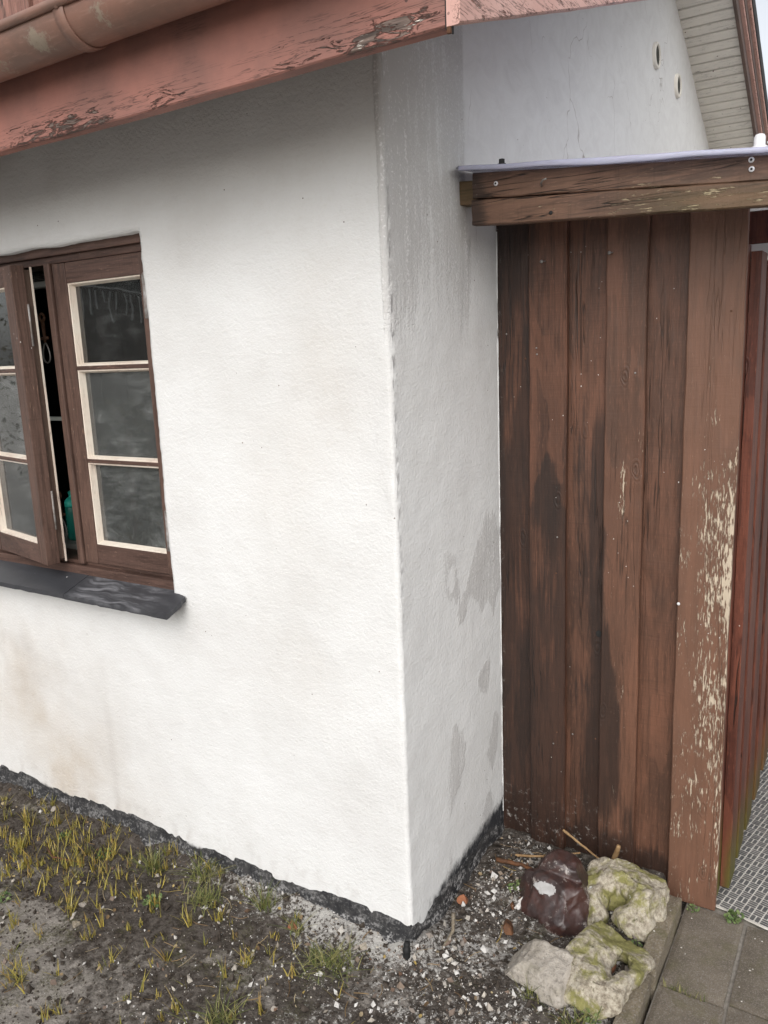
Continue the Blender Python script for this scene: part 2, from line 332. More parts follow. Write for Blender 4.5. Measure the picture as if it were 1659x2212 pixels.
MAT['white'] = m_simple('white_plastic', (.72, .72, .72), (.66, .66, .68), 20, .4, .05)
MAT['black'] = m_simple('black_rubber', (.012, .012, .012), (.02, .02, .02), 20, .6, .1)
MAT['chalk'] = m_simple('dried_plaster', (.46, .45, .44), (.34, .33, .32), 30, .7, .3)
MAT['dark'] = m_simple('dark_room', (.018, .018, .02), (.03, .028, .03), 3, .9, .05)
MAT['innersill'] = m_simple('pale_sill', (.42, .42, .38), (.36, .36, .33), 12, .5, .05)
MAT['olive'] = m_simple('grey_green_wood', (.085, .095, .07), (.12, .13, .095), 20, .6, .2)
MAT['vent'] = m_simple('vent_gauze', (.035, .034, .026), (.05, .05, .04), 60, .8, .3)
MAT['roof'] = m_simple('roofing_felt', (.035, .035, .037), (.06, .06, .06), 40, .9, .4)
MAT['sheet'] = m_plastic('clear_roof_sheet', (.74, .75, .90), None, .16, .6)
MAT['kerb'] = m_concrete('kerb_concrete', (.24, .20, .145), (.15, .125, .09), .5, 240)
MAT['slab'] = m_concrete('slab_concrete', (.19, .16, .125), (.125, .105, .08), .3, 420)
MAT['chunk'] = m_concrete('rough_concrete', (.42, .38, .33), (.22, .195, .16), .2, 200)
MAT['joint'] = m_simple('pale_joint_sand', (.34, .31, .27), (.22, .20, .17), 70, .95, .6, .004)
MAT['mossflint'] = m_mossflint(); MAT['flint'] = m_flint()
MAT['bark'] = m_simple('orange_brown_bark', (.16, .07, .03), (.055, .028, .016), 30, .7, .8, .006)
MAT['brickbit'] = m_simple('brick_fragment', (.30, .12, .06), (.22, .10, .06), 40, .85, .7, .006)
MAT['straw'] = m_simple('dry_stalk', (.34, .22, .11), (.22, .13, .06), 40, .7, .4, .003)
MAT['chips'] = m_chips()
MAT['clod'] = m_simple('soil_clods', (.030, .024, .019), (.085, .07, .058), 60, .95, .7, .004, .12)
MAT['shoots'] = m_leaf('yellow_green_shoots', [(0, (.16, .155, .035)), (.3, (.31, .25, .05)), (.5, (.40, .31, .06)), (.65, (.11, .125, .03)), (.85, (.26, .16, .045)), (1, (.38, .32, .12))])
MAT['grass'] = m_leaf('tuft_grass', [(0, (.06, .085, .022)), (.4, (.11, .125, .035)), (.7, (.19, .185, .06)), (1, (.30, .27, .12))])
MAT['weed'] = m_leaf('weed_leaf', [(0, (.06, .10, .03)), (.5, (.11, .16, .05)), (1, (.20, .25, .10))])
MAT['litter'] = m_leaf('dry_litter', [(0, (.10, .06, .03)), (.3, (.20, .13, .06)), (.55, (.30, .24, .15)), (.75, (.12, .075, .045)), (.9, (.36, .26, .08)), (1, (.42, .36, .26))])
MAT['hedge'] = m_leaf('hedge_leaf', [(0, (.05, .05, .02)), (.4, (.10, .075, .035)), (.7, (.07, .075, .025)), (1, (.16, .12, .05))])
MAT['tilebase'] = m_simple('pale_mat_ground', (.66, .63, .58), (.52, .49, .44), 22, .85, .3)
MAT['tile'] = m_simple('grey_mat_blocks', (.085, .085, .085), (.14, .135, .13), 26, .6, .3)
MAT['teal'] = m_simple('teal_cap', (.03, .42, .33), (.03, .38, .30), 8, .35, .02)
MAT['tealbody'] = m_plastic('green_bottle_plastic', (.02, .24, .19), None, .2, .35)
MAT['cord'] = m_simple('white_cord', (.6, .58, .52), (.5, .48, .43), 40, .8, .1)
MAT['lightwire'] = m_simple('icicle_light_wire', (.7, .7, .7), (.6, .6, .6), 30, .5, .1)
MAT['unseen_ground'] = m_simple('lawn_far', (.05, .06, .02), (.08, .09, .03), 6, .95, .5, .01)

# ================================================================ mesh helpers
def fb(p, sc=1., o=4):
    return noise.fractal(Vector(p) * sc, 1.0, 2.0, o)
def link(name, me, mat=None, parent=None, seed=None, loc=None):
    o = bpy.data.objects.new(name, me); C.objects.link(o)
    if mat and not me.materials: me.materials.append(MAT[mat] if isinstance(mat, str) else mat)
    if parent is not None:
        o.parent = parent
        w = parent.location.copy(); q = parent.parent
        while q: w += q.location; q = q.parent
        o.location = -w if loc is None else Vector(loc) - w
    elif loc is not None: o.location = loc
    o['seed'] = random.uniform(0, 40) if seed is None else seed
    return o
def mesh(name, vs, fs, attrs=None, smooth=False, recalc=True):
    me = bpy.data.meshes.new(name); me.from_pydata([tuple(v) for v in vs], [], fs)
    if attrs:
        for k, d in attrs.items():
            a = me.attributes.new(k, 'FLOAT', 'POINT'); a.data.foreach_set('value', d)
    if recalc:
        bm = bmesh.new(); bm.from_mesh(me); bmesh.ops.recalc_face_normals(bm, faces=bm.faces); bm.to_mesh(me); bm.free()
    if smooth: me.polygons.foreach_set('use_smooth', [True] * len(me.polygons))
    me.update(); return me
class MB:
    def __init__(s): s.v = []; s.f = []
    def add(s, vs, fs):
        k = len(s.v); s.v += [Vector(v) for v in vs]; s.f += [tuple(i + k for i in f) for f in fs]; return s
    def box(s, a, b, bv=0.):
        x0, y0, z0 = a; x1, y1, z1 = b
        if not bv:
            return s.add([(x0, y0, z0), (x1, y0, z0), (x1, y1, z0), (x0, y1, z0), (x0, y0, z1), (x1, y0, z1), (x1, y1, z1), (x0, y1, z1)],
                         [(0, 3, 2, 1), (4, 5, 6, 7), (0, 1, 5, 4), (1, 2, 6, 5), (2, 3, 7, 6), (3, 0, 4, 7)])
        bm = bmesh.new(); bmesh.ops.create_cube(bm, size=1)
        for v in bm.verts: v.co = Vector(((x0 + x1) / 2 + v.co.x * (x1 - x0), (y0 + y1) / 2 + v.co.y * (y1 - y0), (z0 + z1) / 2 + v.co.z * (z1 - z0)))
        bmesh.ops.bevel(bm, geom=list(bm.edges), offset=bv, segments=2, affect='EDGES', profile=.6)
        bm.verts.ensure_lookup_table(); r = s.add([v.co for v in bm.verts], [[v.index for v in f.verts] for f in bm.faces]); bm.free(); return r
    def tube(s, pts, r, n=8, cap=True):
        pts = [Vector(p) for p in pts]; R = r if isinstance(r, (list, tuple)) else [r] * len(pts); k0 = len(s.v); prev = None
        for i, p in enumerate(pts):
            d = (pts[min(i + 1, len(pts) - 1)] - pts[max(i - 1, 0)]).normalized()
            a = prev if prev is not None else (Vector((0, 0, 1)) if abs(d.z) < .9 else Vector((1, 0, 0)))
            u = (a - d * a.dot(d)).normalized(); w = d.cross(u); prev = u
            for j in range(n):
                t = 2 * pi * j / n; s.v.append(p + (u * cos(t) + w * sin(t)) * R[i])
        for i in range(len(pts) - 1):
            for j in range(n):
                a = k0 + i * n + j; b = k0 + i * n + (j + 1) % n; s.f.append((a, b, b + n, a + n))
        if cap:
            s.f.append(tuple(k0 + j for j in range(n))[::-1]); e = k0 + (len(pts) - 1) * n; s.f.append(tuple(e + j for j in range(n)))
        return s
    def lathe(s, c, prof, n=20):
        k0 = len(s.v)
        for r, z in prof:
            for j in range(n):
                t = 2 * pi * j / n; s.v.append(Vector((c[0] + r * cos(t), c[1] + r * sin(t), c[2] + z)))
        for i in range(len(prof) - 1):
            for j in range(n):
                a = k0 + i * n + j; b = k0 + i * n + (j + 1) % n; s.f.append((a, b, b + n, a + n))
        s.f.append(tuple(k0 + j for j in range(n))[::-1]); e = k0 + (len(prof) - 1) * n; s.f.append(tuple(e + j for j in range(n)))
        return s
    def build(s, name, mat, parent=None, smooth=False, tf=None, attrs=None, seed=None, loc=None):
        vs = [tf(v) for v in s.v] if tf else s.v
        return link(name, mesh(name, vs, s.f, attrs, smooth), mat, parent, seed, loc)
def board(name, mat, parent, u0, u1, v0, v1, w0, w1, mp, nv=40, nu=5, jit=.0012, wear=None, grime=None, moss=None, dust=None, chalk=None, bev=.003, seed=None, cup=.0, warp=.0015):
    """sawn board: u across, v along, front at w0, back at w1; slightly wavy arrises"""
    sd = random.uniform(0, 50) if seed is None else seed
    vs = []; fs = []; A = {'wear': [], 'grime': [], 'moss': [], 'dust': [], 'chalk': []}; F = dict(wear=wear, grime=grime, moss=moss, dust=dust, chalk=chalk)
    sg = 1 if w1 > w0 else -1
    us = [(u0, w0 + sg * bev)] + [(u0 + bev + (u1 - u0 - 2 * bev) * k / (nu - 1), w0) for k in range(nu)] + [(u1, w0 + sg * bev), (u1, w1), (u0, w1)]
    m = len(us)
    for i in range(nv + 1):
        v = v0 + (v1 - v0) * i / nv; b = warp * noise.noise((sd, v * 1.7, 0)) * 2
        for j, (u, w) in enumerate(us):
            e = j in (0, 1, nu, nu + 1, nu + 2, nu + 3)
            du = jit * noise.noise((sd + (0 if u < (u0 + u1) / 2 else 9), v * 7, 3)) * 1.6 if e else 0
            dw = jit * .8 * noise.noise((sd + j * .37, v * 15, 7)) if j <= nu + 1 else 0
            uu = u + du + b
            ve = v + (noise.noise((sd, u * 60, i)) * jit if i in (0, nv) else 0)
            ww = w + dw * 1.0 + cup * (((u - u0) / (u1 - u0) - .5) ** 2) * sg
            vs.append(mp(uu, ve, ww))
            for k, fn in F.items(): A[k].append(max(0., min(1., fn(u, v))) if fn and (j <= nu + 1) else 0.)
    for i in range(nv):
        for j in range(m):
            a = i * m + j; b = i * m + (j + 1) % m; fs.append((a, b, b + m, a + m))
    fs.append(tuple(range(m))); fs.append(tuple(nv * m + j for j in range(m)))
    me = mesh(name, vs, fs, A, False)
    return link(name, me, mat, parent, sd)
def thing(name, label, cat, loc=(0, 0, 0), group=None):
    o = bpy.data.objects.new(name, None); C.objects.link(o); o.location = loc; o.empty_display_size = .05
    return tag(o, label, cat, group)
def tag(o, label, cat, group=None):
    o['label'] = label; o['category'] = cat
    if group: o['group'] = group
    return o
def struct(o): o['kind'] = 'structure'; return o
def stuff(o): o['kind'] = 'stuff'; return o
def clampf(x, a=0., b=1.): return max(a, min(b, x))
def sst(x, a, b):
    t = clampf((x - a) / (b - a)); return t * t * (3 - 2 * t)

# ================================================================ ground
def axis_list(lo, hi, step, far):
    a = [lo + (hi - lo) * k / round((hi - lo) / step) for k in range(round((hi - lo) / step) + 1)]
    s = step; x = hi; up = []
    while x < far: s *= 1.45; x += s; up.append(x)
    s = step; x = lo; dn = []
    while x > -far: s *= 1.45; x -= s; dn.append(x)
    return dn[::-1] + a + up
def gz(x, y):
    h = -.036 + .012 * fb((x, y, 0), 3.0, 4) + .010 * fb((x + 7, y, 3), 13., 4) + .0045 * fb((x, y, 9), 48., 3)
    h -= .014 * sst(-x, .4, 1.6)
    if x < .05: h += .027 * exp(-(y / .075) ** 2) * (1 + .8 * fb((x, y, 6), 7, 3))
    h += .022 * sst(y, .15, .5) * sst(x, -.1, .1)          # soil heaped in the corner by the planks
    if x > .535: h -= .07 * sst(x, .535, .56)
    if y > .66: h -= .05 * sst(y, .66, .7)
    if y > .08 and x < -.05: h = min(h, -.06)
    return h
def build_ground():
    X = axis_list(-2.1, .62, .0125, 900); Y = axis_list(-1.05, .66, .0125, 900)
    vs = []; fs = []; A = {'dust': [], 'lime': [], 'unseen_ground': []}
    for y in Y:
        for x in X:
            r = max(abs(x + .7), abs(y + .2)); far = r > 2.2
            z = gz(x, y) if not far else -.05 - .04 * sst(r, 2.2, 4)
            vs.append((x, y, z))
            dwall = -y if x < 0 else sqrt(x * x + y * y) * (1 if y < 0 else .6)
            dust = 1.1 * sst(-y - .29 - .12 * (x + .75), .0, .22) * sst(-x, -.5, .2) * (.8 + .7 * fb((x, y, 4), 3.0, 3))
            dust = max(dust, .55 * sst(fb((x, y, 14), 4.0, 4), -.1, .5))
            lime = .40 * exp(-(dwall / .10) ** 2) * sst(x, -1.25, -.5) + .36 * sst(x, -.75, .0) * sst(.6 - dwall, 0, .35) * (.6 + fb((x, y, 22), 6, 3))
            if x > 0: lime = max(lime, .40 * sst(x, .0, .1) * (.55 + .9 * fb((x, y, 31), 7, 3)))
            lime += .21
            A['dust'].append(clampf(dust) if not far else 0.); A['lime'].append(clampf(lime) if not far else 0.)
            A['unseen_ground'].append(sst(r, 1.9, 2.6))  # where the added light-bouncing gravel takes over from soil
    n = len(X)
    for j in range(len(Y) - 1):
        for i in range(n - 1):
            a = j * n + i; fs.append((a, a + 1, a + 1 + n, a + n))
    me = mesh('ground', vs, fs, A, True, False)
    return struct(link('ground', me, 'soil'))
build_ground()

# ================================================================ house
house = thing('house', 'white rendered house corner with salmon eaves and brown casement window', 'house')
WX0, WX1, WZ0, WZ1 = -1.80, -.811, .877, 1.958       # window opening in the long wall
P_NEAR = [(-.33, 2.135), (.9, 2.557), (2.437, 3.398)]
def roof_under(y):
    if y < .9: return 2.225 + .343 * (y + .33)
    if y < 2.437: return 2.647 + .4886 * (y - .9)
    return 3.398 - .503 * (y - 2.437)
def snap(lst, vals):
    for v in vals:
        k = min(range(len(lst)), key=lambda i: abs(lst[i] - v)); lst[k] = v
    return lst
def build_wall():
    dz = .0135; nz = round((2.262 - .03) / dz)
    Z = snap([.03 + (2.262 - .03) * k / nz for k in range(nz + 1)], [WZ0, WZ1])
    Sx = [-4.2, -3.4, -2.8, -2.4] + snap([-2.1 + .0135 * k for k in range(155)], [WX0, WX1]); Sx = [s for s in Sx if s < -.013]
    path = [('L', x) for x in Sx] + [('A', a) for a in (0, .25, .5, .75, 1)] + [('G', .013 + .0135 * k) for k in range(49)] + [('G', .69 + .07 * k) for k in range(62)]
    R = .012; vs = []; fs = []; A = {k: [] for k in ('stain', 'grime', 'damp_shade', 'old', 'tar')}; P = []
    for kind, q in path:
        if kind == 'L': P.append((q, 0., 0., -1.))
        elif kind == 'A':
            a = q * pi / 2; P.append((-R + R * sin(a), R - R * cos(a), sin(a), -cos(a)))
        else: P.append((0., q, 1., 0.))
    for i, (x, y, nx, ny) in enumerate(P):
        g = path[i][0] == 'G'
        top = roof_under(y) + .02 if g else 2.262
        zb = .006 + .018 * sst(-x, .2, 1.9) + .007 * noise.noise((x * 9 + 3, y * 9, 1)) + .0015 * noise.noise((x * 31, y * 31, 5))
        if g: zb += .006 * sst(y, 0, .5)
        for k, z0 in enumerate(Z):
            t = (z0 - Z[0]) / (Z[-1] - Z[0]); z = zb + t * (top - zb) if g or k < 3 else z0
            d = .0035 * fb((x, y, z), 2.2, 2) + .0016 * fb((x + 9, y, z), 9, 3) + .0008 * fb((x, y + 5, z), 38, 2)
            if path[i][0] == 'A' or (abs(x) < .02 and y < .03): d += .0016 * noise.noise((3, 1, z * 11)) + .0006 * noise.noise((3, 1, z * 37))
            px, py, pz = x + nx * d, y + ny * d, z
            if path[i][0] == 'L' and (abs(x - WX0) < 1e-6 or abs(x - WX1) < 1e-6) and WZ0 - .02 < z < WZ1 + .02: px += .0035 * noise.noise((1, z * 30, 2)) + .002 * noise.noise((1, z * 90, 2))
            if path[i][0] == 'L' and abs(z - WZ1) < 1e-6 and WX0 - .02 < x < WX1 + .02: pz += .004 * noise.noise((x * 8, 4, 2)) + .0015 * noise.noise((x * 43, 4, 2))
            vs.append((px, py, pz))
            st = gr = da = ta = 0.; ol = 0.
            if path[i][0] != 'G':
                st = .75 * exp(-((x + 1.42) / .30) ** 2 - ((z - .05) / .28) ** 2) + .42 * exp(-((x + 1.75) / .4) ** 2 - ((z - .45) / .28) ** 2)
                st += .20 * exp(-((x + .20) / .11) ** 2 - ((z - 1.62) / .33) ** 2) + .13 * exp(-((x + .38) / .18) ** 2 - ((z - 1.3) / .30) ** 2)
                st += .05 * sst(z, 1.75, 2.25) + .12 * exp(-((x + .3) / .2) ** 2 - ((z - .75) / .2) ** 2)
                st *= .55 + .9 * (.5 + fb((x, z, 3), 4, 4))
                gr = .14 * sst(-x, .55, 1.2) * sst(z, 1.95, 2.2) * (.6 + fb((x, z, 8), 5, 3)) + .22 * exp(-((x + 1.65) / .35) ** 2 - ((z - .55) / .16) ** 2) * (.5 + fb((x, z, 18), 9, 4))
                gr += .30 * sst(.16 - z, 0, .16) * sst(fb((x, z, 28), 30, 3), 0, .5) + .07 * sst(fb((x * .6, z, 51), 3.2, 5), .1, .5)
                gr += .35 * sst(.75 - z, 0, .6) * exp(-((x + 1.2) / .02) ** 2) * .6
                ta = .8 * sst(.040 - z, 0, .03) * (.3 + .7 * sst(-x, .2, .9))
            if path[i][0] != 'L':
                da = sst(z, 1.40, 1.9) * (.88 - .30 * sst(y, .05, .16) + .10 * fb((y, z, 6), 6, 3)) * sst(.47 - y, 0, .06) + .25 * sst(z, .1, 1.2) * 0
                da += .66 * sst(fb((y * 1.3, z * .75, 3), 5.0, 5), .05, .34) * sst(y, .14, .30) * sst(1.30 - z, 0, .3)
                da += .38 * exp(-((y - .43) / .06) ** 2) * sst(z, 1.45, 1.9) * sst(2.04 - z, 0, .05)  # smear below the purlin, mostly its shadow painted into the plaster
                da += .42 * sst(y, .15, .5) * sst(.38 - z, 0, .3)
                ta = .85 * sst(.085 + .10 * y - z, 0, .085) * (.35 + .65 * sst(y, .02, .2))
                if y > .43 + .012 * noise.noise((2, 8, z * 8)): ol = 1. if z > 1.9 else 0.
            for kk, vv in (('stain', st), ('grime', gr), ('damp_shade', da), ('old', ol), ('tar', ta)): A[kk].append(clampf(vv))
    m = len(Z)
    def hole(i, k):
        if path[i][0] != 'L' or path[i + 1][0] != 'L': return False
        xm = (path[i][1] + path[i + 1][1]) / 2; zm = (Z[k] + Z[k + 1]) / 2
        return WX0 < xm < WX1 and WZ0 < zm < WZ1
    for i in range(len(P) - 1):
        for k in range(m - 1):
            if not hole(i, k):
                a = i * m + k; fs.append((a, a + m, a + m + 1, a + 1))
    # reveals round the window opening
    ix0 = next(i for i, p in enumerate(path) if p == ('L', WX0)); ix1 = next(i for i, p in enumerate(path) if p == ('L', WX1))
    kz0 = Z.index(WZ0); kz1 = Z.index(WZ1)
    loop = [ix0 * m + k for k in range(kz0, kz1)] + [i * m + kz1 for i in range(ix0, ix1)] + [ix1 * m + k for k in range(kz1, kz0, -1)] + [i * m + kz0 for i in range(ix1, ix0, -1)]
    b = len(vs)
    for a in loop:
        vs.append((vs[a][0], .16, vs[a][2]))
        for kk in A: A[kk].append(A[kk][a])
    for q in range(len(loop)):
        r = (q + 1) % len(loop); fs.append((loop[q], loop[r], b + r, b + q))
    me = mesh('wall', vs, fs, A, True, True)
    return link('wall', me, 'plaster', house)
wall = build_wall()
# tarred plinth under the render, a rough toe along both faces
def build_plinth():
    path = []
    x = -4.2
    while x < -.02: path.append((x, 0, 0, -1)); x += .016 if x > -2.2 else .3
    for a in (0, .3, .6, 1): path.append((-.01 + .01 * sin(a * pi / 2), .01 - .01 * cos(a * pi / 2), sin(a * pi / 2), -cos(a * pi / 2)))
    y = .02
    while y < .66: path.append((0, y, 1, 0)); y += .016
    prof = [(.000, .045), (.001, .030), (.003, .016), (.006, .004), (.010, -.010), (.016, -.024), (.026, -.045), (.03, -.09), (-.04, -.09), (-.04, .045)]
    vs = []; fs = []; A = {'lime': []}; m = len(prof)
    for (x, y, nx, ny) in path:
        s = x + y
        for j, (o, z) in enumerate(prof):
            side = 1. if ny < -.5 else .55
            oo = (o + (.005 * fb((s, z, 2), 9, 3) + .0022 * fb((s, z, 4), 40, 3) if j < 8 else 0)) * (side if j < 8 else 1)
            zz = z + (.003 * noise.noise((s * 12, 1, 1)) if 0 < j < 7 else 0) - (.022 if j == 0 else 0) * 0
            if j < 3: oo = min(oo, -.002 + .004 * j)
            vs.append((x + nx * oo, y + ny * oo, zz))
            A['lime'].append(clampf(.18 + .95 * sst(j, 2, 5) * (1 if x > -1.0 else .3) + (.35 if ny > -.5 else 0)))
    for i in range(len(path) - 1):
        for j in range(m):
            a = i * m + j; b = i * m + (j + 1) % m; fs.append((a, a + m, b + m, b))
    o = link('plinth', mesh('plinth', vs, fs, A, True), 'tar', house)
build_plinth()
# ---- eaves
def fw(u, v):      # wear of the fascia: u = height, v = x
    lo = sst(2.121 + .075 - u, 0, .06)
    a = .52 * lo * (exp(-((v + .66) / .20) ** 2) * .95 + exp(-((v + .32) / .06) ** 2) * .75 + .95 * exp(-((v - .22) / .14) ** 2) + .25)
    return a + .16 + .14 * noise.noise((v * 3, u * 9, 2))
fo = board('fascia_board', 'fascia', house, 2.121, 2.345, -4.2, .343, -.345, -.315, lambda u, v, w: (v, w, u), 260, 9, .0006, wear=fw,
      grime=lambda u, v: .0, chalk=lambda u, v: sst(v, -.05, .15), bev=.003, seed=11.3)
board('barge_board', 'barge', house, -.02, .19, -.347, .92, .371, .346, lambda u, v, w: (w, v, 2.141 + .343 * (v + .345) + u), 90, 7, .0014, wear=lambda u, v: .28 + .3 * sst(.03 - u, 0, .03), chalk=lambda u, v: .5, bev=.003, seed=4.1)
# remaining near barge up to the ridge, then the three stepped boards of the far slope
board('barge_board', 'barge', house, -.02, .17,   .925, 2.43, .371, .346, lambda u, v, w: (w, v, roof_under(v) + u), 50, 4, .001, wear=lambda u, v: .2, seed=4.4)
for (u0, u1, xo, mt) in ((-.015, .055, .268, 'bargeb'), (.055, .068, .286, 'barge'), (.068, .125, .290, 'bargeb'), (.125, .142, .306, 'barge'), (.142, .21, .312, 'roof')):
    board('barge_board', mt, house, u0, u1, 2.45, 5.3, xo, .252, lambda u, v, w: (w, v, roof_under(v) + u), 40, 3, .0008, wear=lambda u, v: .35)
# soffit boards of the far slope, each one laid across from wall to barge
k = 0; s = 2.47
while s < 5.2:
    b = MB(); c = .893; st_ = .503 * .893
    y0, y1 = s, s + .0440
    bm = [(x, y, roof_under(y) + dz) for dz in (0.002 + .0012 * random.random(), .02) for (x, y) in ((-.02, y0), (.251, y0), (.251, y1), (-.02, y1))]
    b.add(bm, [(0, 1, 2, 3), (4, 7, 6, 5), (0, 4, 5, 1), (1, 5, 6, 2), (2, 6, 7, 3), (3, 7, 4, 0)])
    b.build('soffit_board', 'soffit', house, attrs={'wear': [.25] * 8}); s += .0555
# roof: thick slabs over the soffits
def roof_slab(pts, x0, x1, th, up):
    vs = []; n = len(pts)
    for x in (x0, x1):
        for (y, z) in pts: vs.append((x, y, z + up))
        for (y, z) in pts: vs.append((x, y, z + up + th))
    fs = []
    for i in range(n - 1):
        fs += [(i, i + 1, 2 * n + i + 1, 2 * n + i), (n + i, 3 * n + i, 3 * n + i + 1, n + i + 1), (i, n + i, n + i + 1, i + 1), (2 * n + i, 2 * n + i + 1, 3 * n + i + 1, 3 * n + i)]
    fs += [(0, 2 * n, 3 * n, n), (n - 1, 2 * n - 1, 4 * n - 1, 3 * n - 1)]
    return vs, fs
v_, f_ = roof_slab([(-.314, 2.235), (.9, 2.647), (2.437, 3.398), (5.3, 1.958)], -4.2, .248, .12, .03)
link('roof', mesh('roof', v_, f_), 'roof', house)
# dormer front clad with vertical boards above the gutter
for i in range(16):
    x = -2.62 + .118 * i
    board('cladding_board', 'upper', house, x, x + .110, 2.36, 3.5, .30 - (.0 if i % 2 else .012), .33, lambda u, v, w: (u, w, v), 16, 3, .001, wear=lambda u, v: .25)
MB().box((-2.62, .332, 2.36), (-.73, 1.5, 3.5)).build('dormer_core', 'upper', house)
# gutter with strap bracket
def build_gutter():
    cy, cz, R = -.417, 2.302, .060
    prof = []
    for k in range(19):
        a = pi + pi * k / 18; prof.append((cy - R * cos(a - pi) * -1 * -1, cz + R * sin(a)))
    prof = [(cy + R * cos(pi + pi * k / 18), cz + R * sin(pi + pi * k / 18)) for k in range(19)]
    # bead on the front (camera) side
    bead = [(prof[0][0] - .004 + .010 * cos(a), prof[0][1] + .006 + .010 * sin(a)) for a in [-.4 - 2 * pi * k / 9 for k in range(8)]]
    inner = [(cy + (R - .003) * cos(2 * pi - pi * k / 18), cz + (R - .003) * sin(2 * pi - pi * k / 18)) for k in range(19)]
    ring = bead[::-1] + prof + inner
    xs = [-4.0 + .05 * k for k in range(87)]; vs = []; fs = []; li = []; m = len(ring)
    for x in xs:
        for (y, z) in ring:
            zz = z - .012 * (x + .5) * .0 + .0012 * noise.noise((x * 3, y, 1)); vs.append((x, y, zz))
            d = lambda a, b, c_, r: exp(-(((x - a) ** 2 + ((z - b) * 1.2) ** 2 + ((y - c_)) ** 2) / r ** 2))
            li.append(clampf(.9 * d(-.545, 2.265, -.46, .035) + .6 * d(-.355, 2.262, -.455, .035) + .5 * d(-.70, 2.25, -.44, .05) + .55 * d(-.33, 2.285, -.475, .02) + .3 * d(-.12, 2.26, -.45, .05) + .06))
    for i in range(len(xs) - 1):
        for j in range(m):
            a = i * m + j; b = i * m + (j + 1) % m; fs.append((a, b, b + m, a + m))
    fs.append(tuple(range(m))); fs.append(tuple((len(xs) - 1) * m + j for j in range(m)))
    g = link('gutter', mesh('gutter', vs, fs, {'lichen': li}, True), 'gutter', house)
    for bx in (-.455, -1.55, -2.65):
        b = MB(); R2 = R + .004; vs = []; n = 15
        for j in range(n + 1):
            a = pi * .93 + pi * 1.07 * j / n
            for (rr, xx) in ((R2, bx - .015), (R2, bx + .015), (R2 - .004, bx + .015), (R2 - .004, bx - .015)): vs.append((xx, cy + rr * cos(a), cz + rr * sin(a)))
        fs = []
        for j in range(n):
            for q in range(4): a = j * 4 + q; c_ = j * 4 + (q + 1) % 4; fs.append((a, c_, c_ + 4, a + 4))
        fs += [(0, 1, 2, 3), (4 * n, 4 * n + 3, 4 * n + 2, 4 * n + 1)]
        b.add(vs, fs); b.box((bx - .015, -.36, 2.30), (bx + .015, -.3455, 2.335), .002); br = b.build('bracket', 'gutter', g, True, attrs={'lichen': [.1] * len(b.v)})
        MB().lathe((0, 0, 0), [(.010, 0), (.010, .003), (.006, .006)], 12).build('rivet', 'gutter', g, True, tf=lambda v: Vector((bx + v.x, cy - R2 - v.z + .001, cz + .004 + v.y)), attrs=None)
build_gutter()
MB().box((.347, -.350, 2.110), (.354, -.343, 2.121), .0015).build('eave_hook', 'rust', house)
MB().box((.3435, -.347, 2.118), (.3458, -.32, 2.345)).build('corner_gap', 'black', house)
MB().add([(-4.2, -.344, 2.350), (.34, -.344, 2.350), (.34, -.445, 2.331), (-4.2, -.445, 2.331), (-4.2, -.344, 2.358), (.34, -.344, 2.358), (.34, -.445, 2.339), (-4.2, -.445, 2.339)], [(0, 1, 2, 3), (4, 7, 6, 5), (0, 4, 5, 1), (1, 5, 6, 2), (2, 6, 7, 3), (3, 7, 4, 0)]).build('sky_blocker', 'roof', house)  # strip added over the gutter to keep sky light off the fascia
# round vent pipes in the gable
for (y, z, r) in ((2.43, 2.876, .056), (2.875, 2.852, .056)):
    b = MB(); prof = [(r, -.06), (r, .012), (r - .004, .016), (r - .012, .016), (r - .014, .012), (r - .014, -.05)]
    n = 28; k0 = 0; vs = []; fs = []
    for (rr, h) in prof:
        for j in range(n): a = 2 * pi * j / n; vs.append((h, y + rr * cos(a), z + rr * sin(a)))
    for i in range(len(prof) - 1):
        for j in range(n): a = i * n + j; c_ = i * n + (j + 1) % n; fs.append((a, c_, c_ + n, a + n))
    fs.append(tuple((len(prof) - 1) * n + j for j in range(n)))
    b.add(vs, fs); vt = b.build('vent_pipe', 'soffit', house, True)
    b = MB(); vs = [(.009, y + (r - .013) * cos(2 * pi * j / 20), z + (r - .013) * sin(2 * pi * j / 20)) for j in range(20)]
    b.add(vs + [(x - .004, yy, zz) for x, yy, zz in vs], [tuple(range(20)), tuple(range(20, 40))]); b.build('vent_mesh', 'vent', vt)

# ---- window
def rot_sash(hx, hy, ang):
    c_, s_ = cos(ang), sin(ang)
    return lambda v: Vector((hx + (v[0] - hx) * c_ - (v[1] - hy) * s_, hy + (v[0] - hx) * s_ + (v[1] - hy) * c_, v[2]))
ZB, ZT = .942, 1.908           # sash bottom and top
FY = .022                      # sash front
